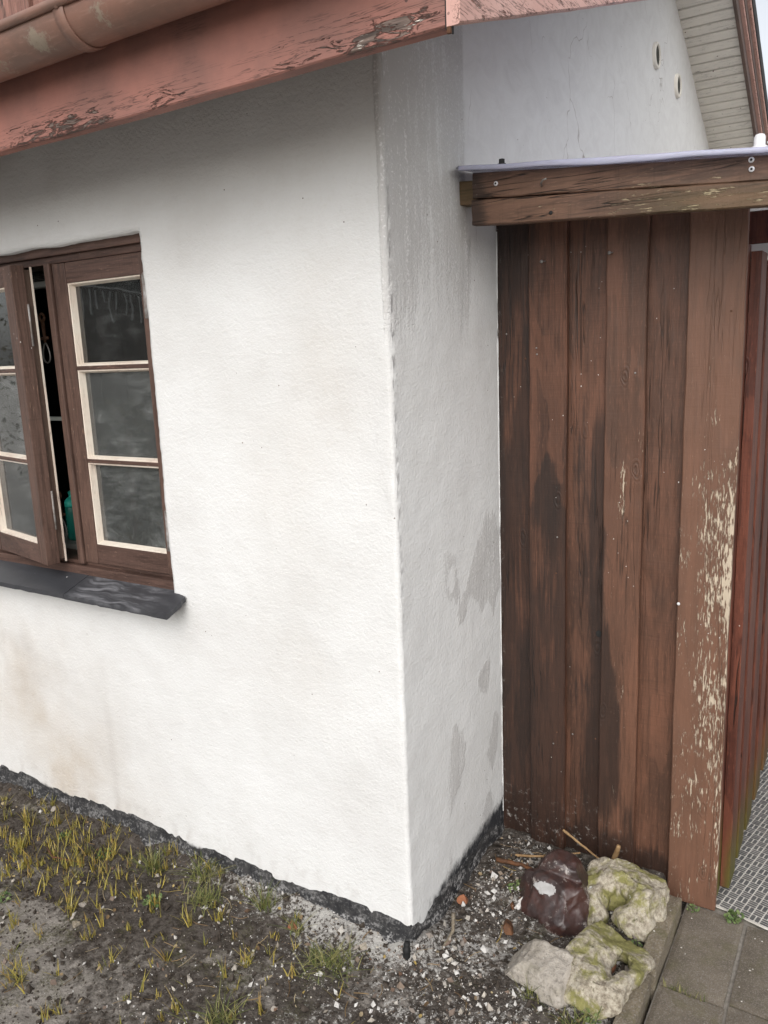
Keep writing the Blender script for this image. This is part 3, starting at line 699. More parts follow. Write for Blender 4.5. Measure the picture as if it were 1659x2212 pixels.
# fixed frame: head, bottom rail, jambs, mullion (each a member of one frame)
wf = MB()
def fbox(a, b): wf.box(a, b, .003)
fbox((WX0 + .002, .040, 1.912), (WX1 + .03, .135, 1.985)); fbox((WX0 + .002, .026, 1.934), (WX1 + .03, .0398, 1.985))
fbox((WX0 + .002, .012, .872), (WX1 + .03, .135, .928)); fbox((WX0 + .002, .030, .9283), (WX1 + .03, .132, .9405))
fbox((WX0 + .001, .050, .941), (WX0 + .05, .135, 1.9118)); fbox((-.800, .050, .941), (-.775, .135, 1.9118))
fbox((-1.300, .048, .941), (-1.262, .135, 1.9118))
window = wf.build('window', 'frame', house, attrs={'wear': [.22] * len(wf.v)})
window['label'] = 'brown wooden casement window with one sash ajar'
MB().box((-1.276, .012, .935), (-1.2485, .0475, 1.912), .004).build('cover_strip', 'sash', window)
def frame_loop(x0, x1, z0, z1, prof):
    """mitred loop round a rectangle; prof: list of (inset, y)"""
    vs = []; fs = []; m = len(prof)
    for (cx, cz, sx, sz) in ((x0, z0, 1, 1), (x1, z0, -1, 1), (x1, z1, -1, -1), (x0, z1, 1, -1)):
        for (o, y) in prof: vs.append((cx + sx * o, y, cz + sz * o))
    for i in range(4):
        for j in range(m):
            a = i * m + j; b = i * m + (j + 1) % m; c_ = ((i + 1) % 4) * m
            fs.append((a, b, c_ + (j + 1) % m, c_ + j))
    return vs, fs
BARS = (1.585, 1.288)
def casement(x0, x1, tf, hinge_right):
    st, rt, rb, th = .062, .062, .066, .044
    zb, zt = ZB, ZT
    # outer frame: two stiles, two rails
    for (a, b) in (((x0, FY, zb), (x0 + st, FY + th, zt)), ((x1 - st, FY, zb), (x1, FY + th, zt))):
        m_ = MB().box(a, b, .003); m_.build('sash_stile', 'sash', window, tf=tf, attrs={'wear': [.25] * len(m_.v)})
    for (a, b) in (((x0 + st + .0005, FY + .0015, zb), (x1 - st - .0005, FY + th, zb + rb)), ((x0 + st + .0005, FY + .0015, zt - rt), (x1 - st - .0005, FY + th, zt))):
        m_ = MB().box(a, b, .003); m_.build('sash_rail', 'frame', window, tf=tf, attrs={'wear': [.25] * len(m_.v)})
    gx0, gx1, gz0, gz1 = x0 + st, x1 - st, zb + rb, zt - rt
    edges = [gz0, BARS[1], BARS[0], gz1]; hb = .010
    for bz in BARS:
        m_ = MB().box((gx0 - .001, FY + .003, bz - .0065), (gx1 + .001, FY + th - .004, bz + .0065), .002)
        m_.build('glazing_bar', 'frame', window, tf=tf, attrs={'wear': [.45] * len(m_.v)})
    for i in range(3):
        a = edges[i] + (0 if i == 0 else .0065); b = edges[i + 1] - (0 if i == 2 else .0065)
        v_, f_ = frame_loop(gx0, gx1, a, b, [(0, FY + .005), (.004, FY + .006), (.0095, FY + .026), (0, FY + .026)])
        m_ = MB().add(v_, f_); m_.build('putty', 'putty', window, tf=tf, attrs={'wear': [.25] * 16})
        m_ = MB().box((gx0 - .003, FY + .0262, a - .003), (gx1 + .003, FY + .030, b + .003)); m_.build('glass_pane', 'glass', window, tf=tf)['smear'] = (.13, .16, .04)[i]
    # inner secondary sash just behind
    y0 = FY + th + .001
    v_, f_ = frame_loop(x0 + .012, x1 - .012, zb + .012, zt - .012, [(0, y0), (.058, y0), (.060, y0 + .006), (.060, y0 + .024), (0, y0 + .024)])
    MB().add(v_, f_).build('inner_sash', 'innersash', window, tf=tf, attrs={'wear': [.2] * 20})
    v_, f_ = frame_loop(x0 + .0705, x1 - .0705, zb + .0705, zt - .0705, [(0, y0 + .008), (.004, y0 + .008), (.004, y0 + .018), (0, y0 + .018)])
    MB().add(v_, f_).build('glazing_seal', 'black', window, tf=tf)
casement(-1.2475, -.792, lambda v: v, True)
tf_open = rot_sash(-1.768, .03, radians(-11.8))
casement(-1.768, -1.314, tf_open, False)
# coupled edge strips on the open sash: cream weather strip and slim hinges
m_ = MB().box((-1.3135, FY + .060, ZB + .004), (-1.3110, FY + .066, ZT - .004)); m_.build('weather_strip', 'putty', window, tf=tf_open, attrs={'wear': [.3] * 8})
for z in (1.66, 1.06):
    MB().tube([(-1.3115, FY + .042, z), (-1.3115, FY + .042, z + .13)], .0034, 8).build('sash_hinge', 'hinge', window, True, tf=tf_open)
for z in (1.72, 1.025):           # lift-off hinges on the closed sash
    MB().tube([(-.824, FY - .010, z), (-.824, FY - .010, z + .058), (-.824, FY - .010, z + .06), (-.824, FY - .010, z + .12)], [.0085, .0085, .0075, .0075], 10).tube([(-.824, FY - .010, z + .12), (-.824, FY - .010, z + .128)], [.0085, .004], 10).build('hinge', 'hinge', window, True)
for (hx, hy, hz) in ((-1.368, .052, 1.745), (-1.385, .045, 1.150)):       # rusty hooks with wire loops
    h = MB().tube([(hx, hy, hz), (hx + .002, hy, hz - .05), (hx + .004, hy - .002, hz - .075)], [.006, .0055, .004], 8)
    h.tube([(hx + .012 * cos(a), hy, hz + .008 + .012 * sin(a)) for a in [2 * pi * k / 12 for k in range(13)]], .0042, 6)
    h.tube([(hx - .015, hy, hz - .060), (hx + .020, hy, hz - .058)], .005, 6); hk = h.build('window_hook', 'rust', window, True)
    MB().tube([(hx + .006 + .017 * sin(a) * (1 - .35 * cos(a)), hy - .003, hz - .107 + .032 * cos(a)) for a in [2 * pi * k / 16 for k in range(17)]], .0028, 6).build('wire_loop', 'steel', hk, True)
m_ = MB().box((-1.7, .092, .941), (-1.68, .125, 1.91)); m_.build('inner_jamb', 'olive', window)
MB().box((-1.43, .138, .936), (-1.405, .165, 1.90)).build('inner_post', 'olive', window)
MB().box((-1.68, .139, 1.405), (-1.33, .150, 1.418)).build('inner_bar', 'innersill', window)
# slate sill slabs
def sill(x0, x1, chalk, z, tilt=0.):
    nx, ny = 24, 10; vs = []; fs = []; A = {'chalk': []}
    ys = [-.092 + (.03 + .092) * k / ny for k in range(ny + 1)]
    for s_ in (0, 1):
        for j in range(ny + 1):
            for i in range(nx + 1):
                x = x0 + (x1 - x0) * i / nx; y = ys[j]
                if x1 > WX1:          # notch: the slab end outside the opening stops at the wall
                    lim = WX1 - .004 if y > -.004 else x1 - (.006 if y > -.03 else 0)
                    x = x0 + (lim - x0) * i / nx
                e = .0018 * noise.noise((x * 35, j, s_)) if j == 0 else 0
                zz = z + .36 * (y - .03) + tilt * (x - x0) - (.016 if s_ == 0 else 0) + .0010 * noise.noise((x * 9, y * 9, 2))
                vs.append((x, y + e * 1.5, zz + (e if s_ == 0 else -abs(e)))); A['chalk'].append(chalk(x, y) if s_ else 0.)
    o = (nx + 1) * (ny + 1)
    for j in range(ny):
        for i in range(nx):
            a = j * (nx + 1) + i; fs += [(a, a + nx + 1, a + nx + 2, a + 1), (o + a, o + a + 1, o + a + nx + 2, o + a + nx + 1)]
    for i in range(nx): a = i; b = ny * (nx + 1) + i; fs += [(a, a + 1, o + a + 1, o + a), (b, o + b, o + b + 1, b + 1)]
    for j in range(ny): a = j * (nx + 1); b = a + nx; fs += [(a, o + a, o + a + nx + 1, a + nx + 1), (b, b + nx + 1, o + b + nx + 1, o + b)]
    return link('sill_slab', mesh('sill_slab', vs, fs, A), 'slate', house, 3.3)
sill(-1.229, -.752, lambda x, y: clampf(.95 * sst(x, -1.24, -1.15) * (1 - .6 * sst(x, -.86, -.80))), .905)
sill(-1.86, -1.231, lambda x, y: .06, .906)
# dark room behind the window
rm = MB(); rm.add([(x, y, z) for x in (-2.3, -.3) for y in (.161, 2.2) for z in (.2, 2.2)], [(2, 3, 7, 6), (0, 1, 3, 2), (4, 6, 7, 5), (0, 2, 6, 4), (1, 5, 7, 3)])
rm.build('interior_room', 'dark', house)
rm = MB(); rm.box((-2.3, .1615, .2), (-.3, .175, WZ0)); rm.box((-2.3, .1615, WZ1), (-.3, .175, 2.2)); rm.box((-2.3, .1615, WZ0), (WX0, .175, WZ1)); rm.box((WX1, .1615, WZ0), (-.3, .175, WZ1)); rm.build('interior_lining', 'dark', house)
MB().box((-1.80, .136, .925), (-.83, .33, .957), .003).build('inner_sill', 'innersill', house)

# ---- things on and behind the inner sill
bt = thing('drinking_bottle', 'green plastic drinking bottle with teal cap standing inside the open window', 'bottle', (-1.515, .195, .957))
b = MB(); prof = [(.026, 0), (.032, .004), (.033, .012)]
for k in range(8): prof += [(.0335, .018 + k * .0125), (.0315, .024 + k * .0125)]
prof += [(.033, .122), (.030, .130)]
b.lathe((-1.515, .195, .9575), prof, 24).build('bottle_body', 'tealbody', bt, True)
MB().lathe((-1.515, .195, .9575), [(.0315, .127), (.0325, .131), (.0325, .142), (.030, .149), (.021, .158), (.014, .162), (.0135, .172), (.0155, .174), (.0155, .180), (.011, .184)], 24).build('bottle_cap', 'teal', bt, True)
bl = thing('window_blind', 'gathered grey venetian blind with white cords inside the open window', 'blind', (-1.53, .20, 1.86))
MB().box((-1.73, .19, 1.935), (-1.30, .23, 1.955), .003).build('head_rail', 'innersill', bl)
for k in range(6): MB().box((-1.73, .19, 1.892 + .007 * k), (-1.30, .23, 1.8945 + .007 * k)).build('slat', 'steel', bl)
MB().box((-1.73, .188, 1.868), (-1.30, .232, 1.889), .004).build('bottom_rail', 'innersill', bl)
for d in (0, .014): MB().tube([(-1.50 + d, .185, 1.89), (-1.46 + d, .183, 1.70), (-1.435 + d * .6, .18, 1.46)], .0014, 5).build('cord', 'cord', bl)

# ================================================================ plank screen
screen = thing('plank_screen', 'dark brown vertical plank screen between white wall and tiled path', 'plank screen', (.34, .61, -.02))
PX = [(-.004, .122, 0), (.108, .2225, 1), (.215, .342, 0), (.334, .4445, 1), (.436, .556, 0), (.5495, .688, 1)]
def plank_wear(i):
    def w(u, v):
        if i == 5:
            e = sst(u, .672, .688) * .16 * sst(1.5 - v, 0, .3) + .20 * exp(-((v - 1.05) / .30) ** 2) * sst(u, .58, .655) + .17 * exp(-((v - .50) / .28) ** 2) * sst(u, .59, .63) * sst(.68 - u, -.01, .02)
            return (.30 + e + .15 * sst(1.6 - v, 0, .6)) * sst(1.85 - v, 0, .35)
        if i == 3: return .24 + .38 * exp(-((u - .388) / .016) ** 2) * sst(1.45 - v, 0, .3) * sst(fb((v, 2, 1), 3, 2), -.2, .4) + .2 * sst(u, .435, .4445) * .8
        if i == 4: return .17
        return (.04, .05, .11, 0, 0, 0)[i]
    return w
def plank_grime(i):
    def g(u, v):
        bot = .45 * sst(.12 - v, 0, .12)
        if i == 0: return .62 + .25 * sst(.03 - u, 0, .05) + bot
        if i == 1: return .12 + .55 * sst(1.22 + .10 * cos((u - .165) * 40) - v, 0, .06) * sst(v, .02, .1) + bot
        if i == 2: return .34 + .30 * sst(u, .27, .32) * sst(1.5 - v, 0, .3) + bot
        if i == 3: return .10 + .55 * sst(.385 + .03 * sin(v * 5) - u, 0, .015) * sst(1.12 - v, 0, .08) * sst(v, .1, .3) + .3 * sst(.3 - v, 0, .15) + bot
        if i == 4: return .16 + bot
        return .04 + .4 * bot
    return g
for i, (a, b, proud) in enumerate(PX):
    z0 = -.055 if i < 5 else -.068
    board('plank', 'plank', screen, a, b, z0, 2.045, .605 if proud else .6265, .626 if proud else .648, lambda u, v, w: (u, w, v), 150, 7, .0016, bev=.0028, cup=-.003 if proud else .002,
          wear=plank_wear(i), grime=plank_grime(i),
          dust=lambda u, v, i=i: (.55, .35, .45, .2, .05, .02)[i] * (sst(.22 - v, 0, .2)) + (.5 * sst(.012 - u, 0, .02) if i == 0 else 0), seed=3.7 * i + 1.3)['tone'] = (.0, .02, .10, .24, .14, .52)[i]
# cream bead of render left along the first plank's edge, dark gap strips above
vs = []; fs = []; n = 120
for i in range(n + 1):
    z = .05 + 1.88 * i / n; r = (.0022 + .0035 * noise.noise((z * 21, 1, 1))) * (1 if z < 1.62 or noise.noise((z * 12, 3, 3)) > -.1 else .15)
    for a in range(6): vs.append((.002 + r * cos(a * pi / 3) * .9, .6245 - abs(r) * .5 + r * sin(a * pi / 3), z))
for i in range(n):
    for a in range(6): p = i * 6 + a; q = i * 6 + (a + 1) % 6; fs.append((p, q, q + 6, p + 6))
link('render_bead', mesh('render_bead', vs, fs, {k: [0.] * len(vs) for k in ('stain', 'grime', 'damp_shade', 'old', 'tar')}, True), 'plaster', screen)
def nailhead(name, x, y, z, r, mat, parent, d=.003):
    return MB().lathe((0, 0, 0), [(r, 0), (r, d * .6), (r * .55, d)], 10).build(name, mat, parent, True, tf=lambda v: Vector((x + v.x, y - v.z, z + v.y)))
nailhead('screw', .5535, .6045, .868, .0045, 'white', screen)
MB().lathe((0, 0, 0), [(.0105, 0), (.0105, .0012), (.004, .0016)], 12).build('knot_hole', 'black', screen, tf=lambda v: Vector((.322 + v.x * .9, .6262 - v.z, .735 + v.y)))
for (x, z, y) in ((.155, 1.83, .6045), (.347, 1.835, .6045)):
    nailhead('nail', x, y - .018, z, .005, 'steel', screen, .002)
    MB().tube([(x, y - .018, z), (x + .004, y + .002, z + .002)], .0016, 6).build('nail_shank', 'steel', screen)
for k in range(14):
    i = random.choice((0, 1, 2, 3, 4, 5)); a, b_, pr = PX[i]
    nailhead('nail_head', random.choice((a + .03, b_ - .03)) + random.uniform(-.006, .006), .6045 if pr else .626, random.choice((.35, .36, .95, 1.0, 1.55, 1.62)) + random.uniform(-.05, .05), .0028, 'rust' if k % 2 else 'steel', screen, .001)

# ================================================================ canopy over the screen
canopy = thing('canopy', 'weathered brown fascia board carrying a clear plastic roof sheet above plank screen', 'canopy', (.4, .37, 1.9))
def bz(x): return 2.046 - .0925 * (x - .05)            # sloping top edge of the board
def btop(u, v, w): return (v, w, bz(v) + u * (.129 - .036 * (v - .05)) / .129)
def bwear(u, v): return .16 + .34 * sst(v, .22, .50) * (.55 + .45 * sst(-u, .04, .10)) + .3 * exp(-((v - .25) / .06) ** 2) * exp(-((u + .09) / .02) ** 2)
bm_ = lambda u, v: .22 * sst(v, .35, .6) * sst(-u, .04, .10)
board('front_board', 'board', canopy, -.064, 0, .052, 1.5, .360, .388, btop, 110, 6, .0018, wear=bwear, moss=bm_, grime=lambda u, v: .55 * sst(.13 - v, 0, .09) + .15 * sst(.4 - v, 0, .3), dust=lambda u, v: .5 * sst(.12 - v, 0, .05) * sst(-u, .02, .04), seed=8.8, warp=.0004)
# lower half below the long split, a hair lower and slightly twisted
board('front_board', 'board', canopy, -.130, -.0655, .049, 1.5, .3595, .388, lambda u, v, w: (btop(u, v, w)[0], w, btop(u, v, w)[2] + (-.0018 * exp(-((v - .15) / .2) ** 2))), 110, 6, .0018, wear=bwear, moss=bm_, grime=lambda u, v: .5 * sst(.13 - v, 0, .09) + .15 * sst(.4 - v, 0, .3), seed=8.8, warp=.0004)
b = MB().box((-.002, .389, 1.975), (1.5, .436, 2.036), .003); b.build('purlin', 'board', canopy, attrs={'wear': [.1] * len(b.v), 'moss': [.35] * len(b.v)}, tf=lambda v: Vector((v.x, v.y, v.z - .075 * v.x)))
for (x, dz, r, mt) in ((.119, -.030, .0058, 'white'), (.722, -.008, .0062, 'white'), (.7235, -.027, .0062, 'white')):
    sc = nailhead('screw', x, .3595, bz(x) + dz, r, mt, canopy); nailhead('screw_recess', x, .3563, bz(x) + dz, r * .45, 'black', sc, .0006)
MB().tube([(.243, .358, bz(.25) - .040), (.246, .345, bz(.25) - .036), (.253, .340, bz(.25) - .030), (.262, .338, bz(.25) - .029)], .0022, 6).build('bent_nail', 'steel', canopy, True)
nailhead('nail_hole', .266, .3592, bz(.266) - .105, .005, 'black', canopy, .0008)
# clear trapezoid sheet, front edge turned down and wavy
nx = 150; vs = []; fs = []; rowsy = [(.325, -.011), (.324, -.004), (.328, .0), (.36, .004), (.45, .010), (.9, .035), (2.2, .10)]
for s_ in (0, 1):
    for (y, dz) in rowsy:
        for i in range(nx + 1):
            x = .028 + 1.54 * i / nx
            wv = .0016 * noise.noise((x * 4, 1, 2)) + (.0016 * noise.noise((x * 9, 3, 5)) if y < .33 else 0)
            edge = -.004 * exp(-((x - .42) / .12) ** 2) if dz < -.01 else 0
            vs.append((x - (.024 if y > .35 and i == 0 else 0), y + (.0022 if s_ else 0) * (y < .329), bz(x) + .012 + dz + wv + edge - (0 if s_ == 0 else .0022)))
m = nx + 1; o_ = m * len(rowsy)
for j in range(len(rowsy) - 1):
    for i in range(nx): a = j * m + i; fs += [(a, a + 1, a + m + 1, a + m), (o_ + a, o_ + a + m, o_ + a + m + 1, o_ + a + 1)]
for i in range(nx): e = (len(rowsy) - 1) * m + i; fs += [(i, o_ + i, o_ + i + 1, i + 1), (e, e + 1, o_ + e + 1, o_ + e)]
for j in range(len(rowsy) - 1): a = j * m; c_ = a + nx; fs += [(a, a + m, o_ + a + m, o_ + a), (c_, o_ + c_, o_ + c_ + m, c_ + m)]
link('roof_sheet', mesh('roof_sheet', vs, fs, None, True), 'sheet', canopy)
MB().lathe((.130, .372, bz(.13) + .015), [(.012, 0), (.012, .004), (.008, .005), (.008, .015), (.005, .016)], 8).build('roof_screw', 'black', canopy)
b = MB().lathe((.735, .372, bz(.735) + .014), [(.017, 0), (.017, .006), (.012, .009), (.012, .026), (.009, .031), (.003, .033)], 12)
b.tube([(.752, .372, bz(.75) + .012), (.759, .372, bz(.75) + .020), (.757, .372, bz(.75) + .027), (.75, .372, bz(.75) + .028)], .0022, 6); b.build('capped_roof_screw', 'white', canopy, True)
# members at the back of the canopy
b = MB().box((.01, 2.0, 1.915), (1.5, 2.06, 1.962), .003); b.build('rear_beam', 'soffit', canopy)
board('rear_board', 'fence', canopy, 1.964, 2.09, .0, 1.5, 2.0, 2.03, lambda u, v, w: (v, w, u), 30, 4, .001)
MB().box((.25, 3.0, -.06), (.70, 3.03, 1.90)).build('rear_panel', 'dark', canopy)
MB().box((1.42, .39, -.06), (1.49, .46, 1.88), .003).build('post', 'board', canopy)

# ================================================================ red-brown board fence along the path
fence = thing('board_fence', 'red-brown fence of overlapping vertical boards behind the last plank', 'fence', (.69, 1.6, -.04))
ys = [.688, .842, 1.030, 1.24, 1.462, 1.68, 1.90, 2.12, 2.34, 2.56]
for i, y in enumerate(ys):
    wd = .105 if i == 0 else .125
    zt = 1.815 - .010 * i + random.uniform(-.004, .004); zb = -.032 - .002 * i + random.uniform(-.008, .006)
    board('fence_board', 'fence', fence, y, y + wd, zb, zt, .712, .686, lambda u, v, w: (w, u, v), 40, 4, .0012, wear=lambda u, v: .18, moss=lambda u, v, i=i: 1.0 * sst(.22 - v, 0, .24) * (1 - .13 * i), seed=2.1 * i)
    if i < len(ys) - 1:
        board('fence_board', 'fence', fence, y + wd - .03, ys[i + 1] + .03, zb + .01, zt - .03, .6845, .662, lambda u, v, w: (w, u, v), 30, 3, .0012, wear=lambda u, v: .1, moss=lambda u, v: .8 * sst(.2 - v, 0, .2))
board('fence_board', 'fence', fence, .652, .70, -.05, 1.83, .6845, .660, lambda u, v, w: (w, u, v), 40, 3, .0012, wear=lambda u, v: .25, moss=lambda u, v: 1.0 * sst(.3 - v, 0, .3))

# ================================================================ patterned mat on the path behind
mat_o = Vector((.685, .6225, -.0605)); ang = radians(-12.6)
mt = thing('floor_mat', 'black and white basket-weave patterned mat beyond the slabs', 'mat', mat_o)
ca, sa = cos(ang), sin(ang)
def mt_tf(v): return Vector((mat_o.x + v[0] * ca - v[1] * sa, mat_o.y + v[0] * sa + v[1] * ca, mat_o.z + v[2]))
b = MB(); n = 40
vs = [(-.95 + 1.82 * i / n, (.004 * noise.noise((i * .7, 2, 1))), z) for z in (0, -.004) for i in range(n + 1)] + [(.87, 3.2, 0), (-.95, 3.2, 0)]
b.add(vs, [tuple(range(n + 1)) + (2 * n + 2, 2 * n + 3)] + [(i, n + 1 + i, n + 2 + i, i + 1) for i in range(n)])
b.build('mat_base', 'tilebase', mt, tf=mt_tf)
b = MB(); M_ = .0285
def blk(x0, y0, x1, y1):
    c_ = .0016; z = .0016 * random.uniform(.6, 1.1)
    vs = [(x0 + c_, y0, 0), (x1 - c_, y0, 0), (x1, y0 + c_, 0), (x1, y1 - c_, 0), (x1 - c_, y1, 0), (x0 + c_, y1, 0), (x0, y1 - c_, 0), (x0, y0 + c_, 0)]
    b.add([(x, y, .0002) for x, y, _ in vs] + [(x, y, z) for x, y, _ in vs], [tuple(range(8, 16))] + [(i, (i + 1) % 8, 8 + (i + 1) % 8, 8 + i) for i in range(8)])
for j in range(0, 96):
    for i in range(-32, 20):
        x, y = i * M_ - .02, j * M_ + .004
        wx = .685 + x * ca - y * sa
        if wx < .64 or wx > 1.35: continue
        g = .0034
        if (i + j) % 2:
            for q in range(3): blk(x + g * .5, y + q * M_ / 3 + g * .5, x + M_ - g * .5, y + (q + 1) * M_ / 3 - g * .5)
        else:
            for q in range(2): blk(x + q * M_ / 2 + g * .6, y + g * .7, x + (q + 1) * M_ / 2 - g * .6, y + M_ - g * .7)
stuff(b.build('mat_blocks', 'tile', mt, tf=mt_tf))

# ================================================================ paving slabs and kerb
pv = MB().box((.606, -1.6, -.16), (1.9, .70, -.0755)).build('paving', 'joint'); struct(pv)
def slab(x0, y0, x1, y1, dz=0.):
    nx, ny = 14, 14; vs = []; fs = []
    for s_ in (0, 1):
        for j in range(ny + 1):
            for i in range(nx + 1):
                x = x0 + (x1 - x0) * i / nx; y = y0 + (y1 - y0) * j / ny; e = i in (0, nx) or j in (0, ny)
                vs.append((x + (.0018 * noise.noise((x * 40, y * 40, 1)) if e else 0), y + (.0018 * noise.noise((x * 40, y * 40, 5)) if e else 0), -.11 if s_ == 0 else -.065 + dz + .0012 * fb((x, y, 1), 9, 3) - (.003 if e else 0)))
    o = (nx + 1) * (ny + 1)
    for j in range(ny):
        for i in range(nx): a = o + j * (nx + 1) + i; fs.append((a, a + 1, a + nx + 2, a + nx + 1))
    for i in range(nx): a = i; c_ = ny * (nx + 1) + i; fs += [(a, a + 1, o + a + 1, o + a), (c_, o + c_, o + c_ + 1, c_ + 1)]
    for j in range(ny): a = j * (nx + 1); c_ = a + nx; fs += [(a, o + a, o + a + nx + 1, a + nx + 1), (c_, c_ + nx + 1, o + c_ + nx + 1, o + c_)]
    link('slab', mesh('slab', vs, fs), 'slab', pv)
slab(.611, .2475, .7675, .598); slab(.7795, .262, 1.16, .585, .001); slab(.611, -.24, .7725, .2425, -.002); slab(.7795, -.24, 1.16, .2555)
slab(1.168, .262, 1.6, .585); slab(1.168, -.24, 1.6, .256); slab(.611, -.9, 1.0, -.248); slab(1.008, -.9, 1.6, -.248)
def kerb(y0, y1, x0, x1, label, z=-.012):
    b = MB().box((x0, y0, -.14), (x1, y1, z), .006)
    bm = bmesh.new(); me = mesh('edging_stone', b.v, b.f); bm.from_mesh(me); bmesh.ops.subdivide_edges(bm, edges=list(bm.edges), cuts=5, use_grid_fill=True)
    for v in bm.verts:
        d = .0035 * fb(v.co, 18, 4) + .002 * fb(v.co, 60, 2); v.co += Vector((d, d * .6, d))
    bm.to_mesh(me); bm.free(); me.polygons.foreach_set('use_smooth', [True] * len(me.polygons))
    c_ = Vector(((x0 + x1) / 2, (y0 + y1) / 2, -.14)); me.transform(Matrix.Translation(-c_))
    return tag(link('edging_stone', me, 'kerb', loc=c_), label, 'edging stone', 'concrete edging between soil and slabs')
kerb(.222, .545, .555, .604, 'concrete edging stone beside the upper mossy flint, ending near the plank screen')
kerb(-.30, .214, .550, .598, 'concrete edging stone beside the lower mossy flint, running out of the picture', -.022)

# ================================================================ stones in the corner
def rock(name, mat, blobs, loc, label, cat='stone', rough=.012, vox=.006, sd=0, rotz=0, group=None, flat=False, sharp=0., smooth=10, cuts=(), ridge=0., scoop=0.):
    bm = bmesh.new()
    for (c_, r) in blobs:
        q = bmesh.ops.create_icosphere(bm, subdivisions=3, radius=1)
        for v in q['verts']: v.co = Vector(c_) + Vector((v.co.x * r[0], v.co.y * r[1], v.co.z * r[2]))
    me = bpy.data.meshes.new(name); bm.to_mesh(me); bm.free()
    o = bpy.data.objects.new(name + '_tmp', me); C.objects.link(o)
    md = o.modifiers.new('r', 'REMESH'); md.mode = 'VOXEL'; md.voxel_size = vox
    sm = o.modifiers.new('s', 'SMOOTH'); sm.factor = .5; sm.iterations = smooth
    bpy.context.view_layer.update()
    ev = o.evaluated_get(bpy.context.evaluated_depsgraph_get()); m2 = bpy.data.meshes.new_from_object(ev)
    bpy.data.objects.remove(o); bpy.data.meshes.remove(me); m2.name = name
    cs = [(v.co.copy(), v.normal.copy()) for v in m2.vertices]; o_ = Vector((sd * 3.1, sd * 1.7, sd))
    for (cn, cd) in cuts:
        cn = Vector(cn).normalized()
        for q, (p, nn) in enumerate(cs):
            e = p.dot(cn) - cd
            if e > 0: cs[q] = (p - cn * e * .97, (nn + cn * 3).normalized())
    for v, (p, nn) in zip(m2.vertices, cs):
        d = rough * fb(p + o_, 11, 4) + rough * .5 * fb(p + o_, 34, 4)
        if ridge: d += ridge * (1 - 2 * abs(noise.noise((p + o_) * 24))) + ridge * .5 * (1 - 2 * abs(noise.noise((p + o_) * 55)))
        if scoop: d += scoop * (noise.voronoi((p + o_) * 15)[0][0] - .35)
        if sharp:
            c1 = noise.cell_vector((p + o_) * 13); d += sharp * (c1.x - .5)
        v.co = p + nn * d
    m2.transform(Matrix.Rotation(rotz, 4, 'Z'))
    m2.polygons.foreach_set('use_smooth', [not flat] * len(m2.polygons)); m2.materials.clear()
    return tag(link(name, m2, mat, loc=loc, seed=sd), label, cat, group)
def ringblobs(pts): return pts
# dark brown flint lump, ridged, with a pale plaster splash in its hollow
fl = rock('flint_stone', 'flint', [((0, 0, .06), (.10, .085, .07)), ((-.06, -.015, .055), (.07, .07, .06)), ((.005, .055, .10), (.075, .05, .075)), ((.085, .01, .06), (.07, .075, .06)), ((.05, -.07, .035), (.07, .055, .05)), ((-.085, .02, .05), (.06, .05, .05)), ((.03, .055, .12), (.05, .04, .06))],
          (.290, .345, -.055), 'glossy dark brown flint lump with a white plaster splash in front of the planks', 'stone', .004, .004, 2.3, smooth=5, scoop=.016, cuts=(((-.6, -.6, .5), .096), ((.7, -.5, .4), .108), ((-.25, -.8, .6), .088), ((.15, -.3, .95), .140), ((.8, .2, .5), .125), ((-.9, .1, .3), .128), ((.2, -.95, .2), .105)))
def drape(src, name, mat, aim, radius, label, th=.003):
    me = src.data; vs = []; idx = {}; fs = []
    for p in me.polygons:
        c_ = p.center - Vector(aim); q = Vector((c_.x / radius[0], c_.y / radius[1], c_.z / radius[2])).length
        if q < 1 + .35 * noise.noise(p.center * 45) and p.normal.dot(Vector((.1, -.6, .8))) > .1: fs.append(tuple(p.vertices))
    for f in fs:
        for i in f:
            if i not in idx: idx[i] = len(idx)
    ed = {}
    for f in fs:
        for a, b_ in zip(f, f[1:] + f[:1]): ed[(a, b_)] = 1
    n = len(idx); vs = [None] * (2 * n)
    for i, k in idx.items(): v = me.vertices[i]; vs[k] = v.co + v.normal * th; vs[n + k] = v.co - v.normal * .001
    F = [tuple(idx[i] for i in f) for f in fs] + [(idx[a], n + idx[a], n + idx[b_], idx[b_]) for (a, b_) in ed if (b_, a) not in ed]
    o = link(name, mesh(name, vs, F, None, True), mat); o.parent = src; o['label'] = label; return o
drape(fl, 'plaster_splash', 'chalk', (-.025, -.04, .112), (.040, .018, .020), 'white plaster splash')
# upper mossy flint: an arch round a hollow
rock('mossy_flint', 'mossflint', [((-.085, .0, .04), (.055, .075, .065)), ((-.05, .055, .075), (.06, .05, .055)), ((.01, .065, .085), (.07, .045, .055)), ((.065, .05, .075), (.07, .06, .055)), ((.085, -.005, .055), (.06, .075, .055)), ((.07, -.055, .035), (.07, .05, .04)), ((-.07, -.055, .022), (.045, .05, .04)), ((.0, .04, .0), (.09, .04, .06))],
     (.455, .410, -.035), 'pale mossy flint with an arched hollow beside the upper edging stone', 'stone', .010, .004, 5.1, .05, smooth=8, ridge=.0022, cuts=(((.9, -.3, .3), .112), ((-.8, -.5, .3), .10), ((.3, .2, .9), .125), ((-.4, -.2, .9), .105), ((.5, -.8, .5), .098)))
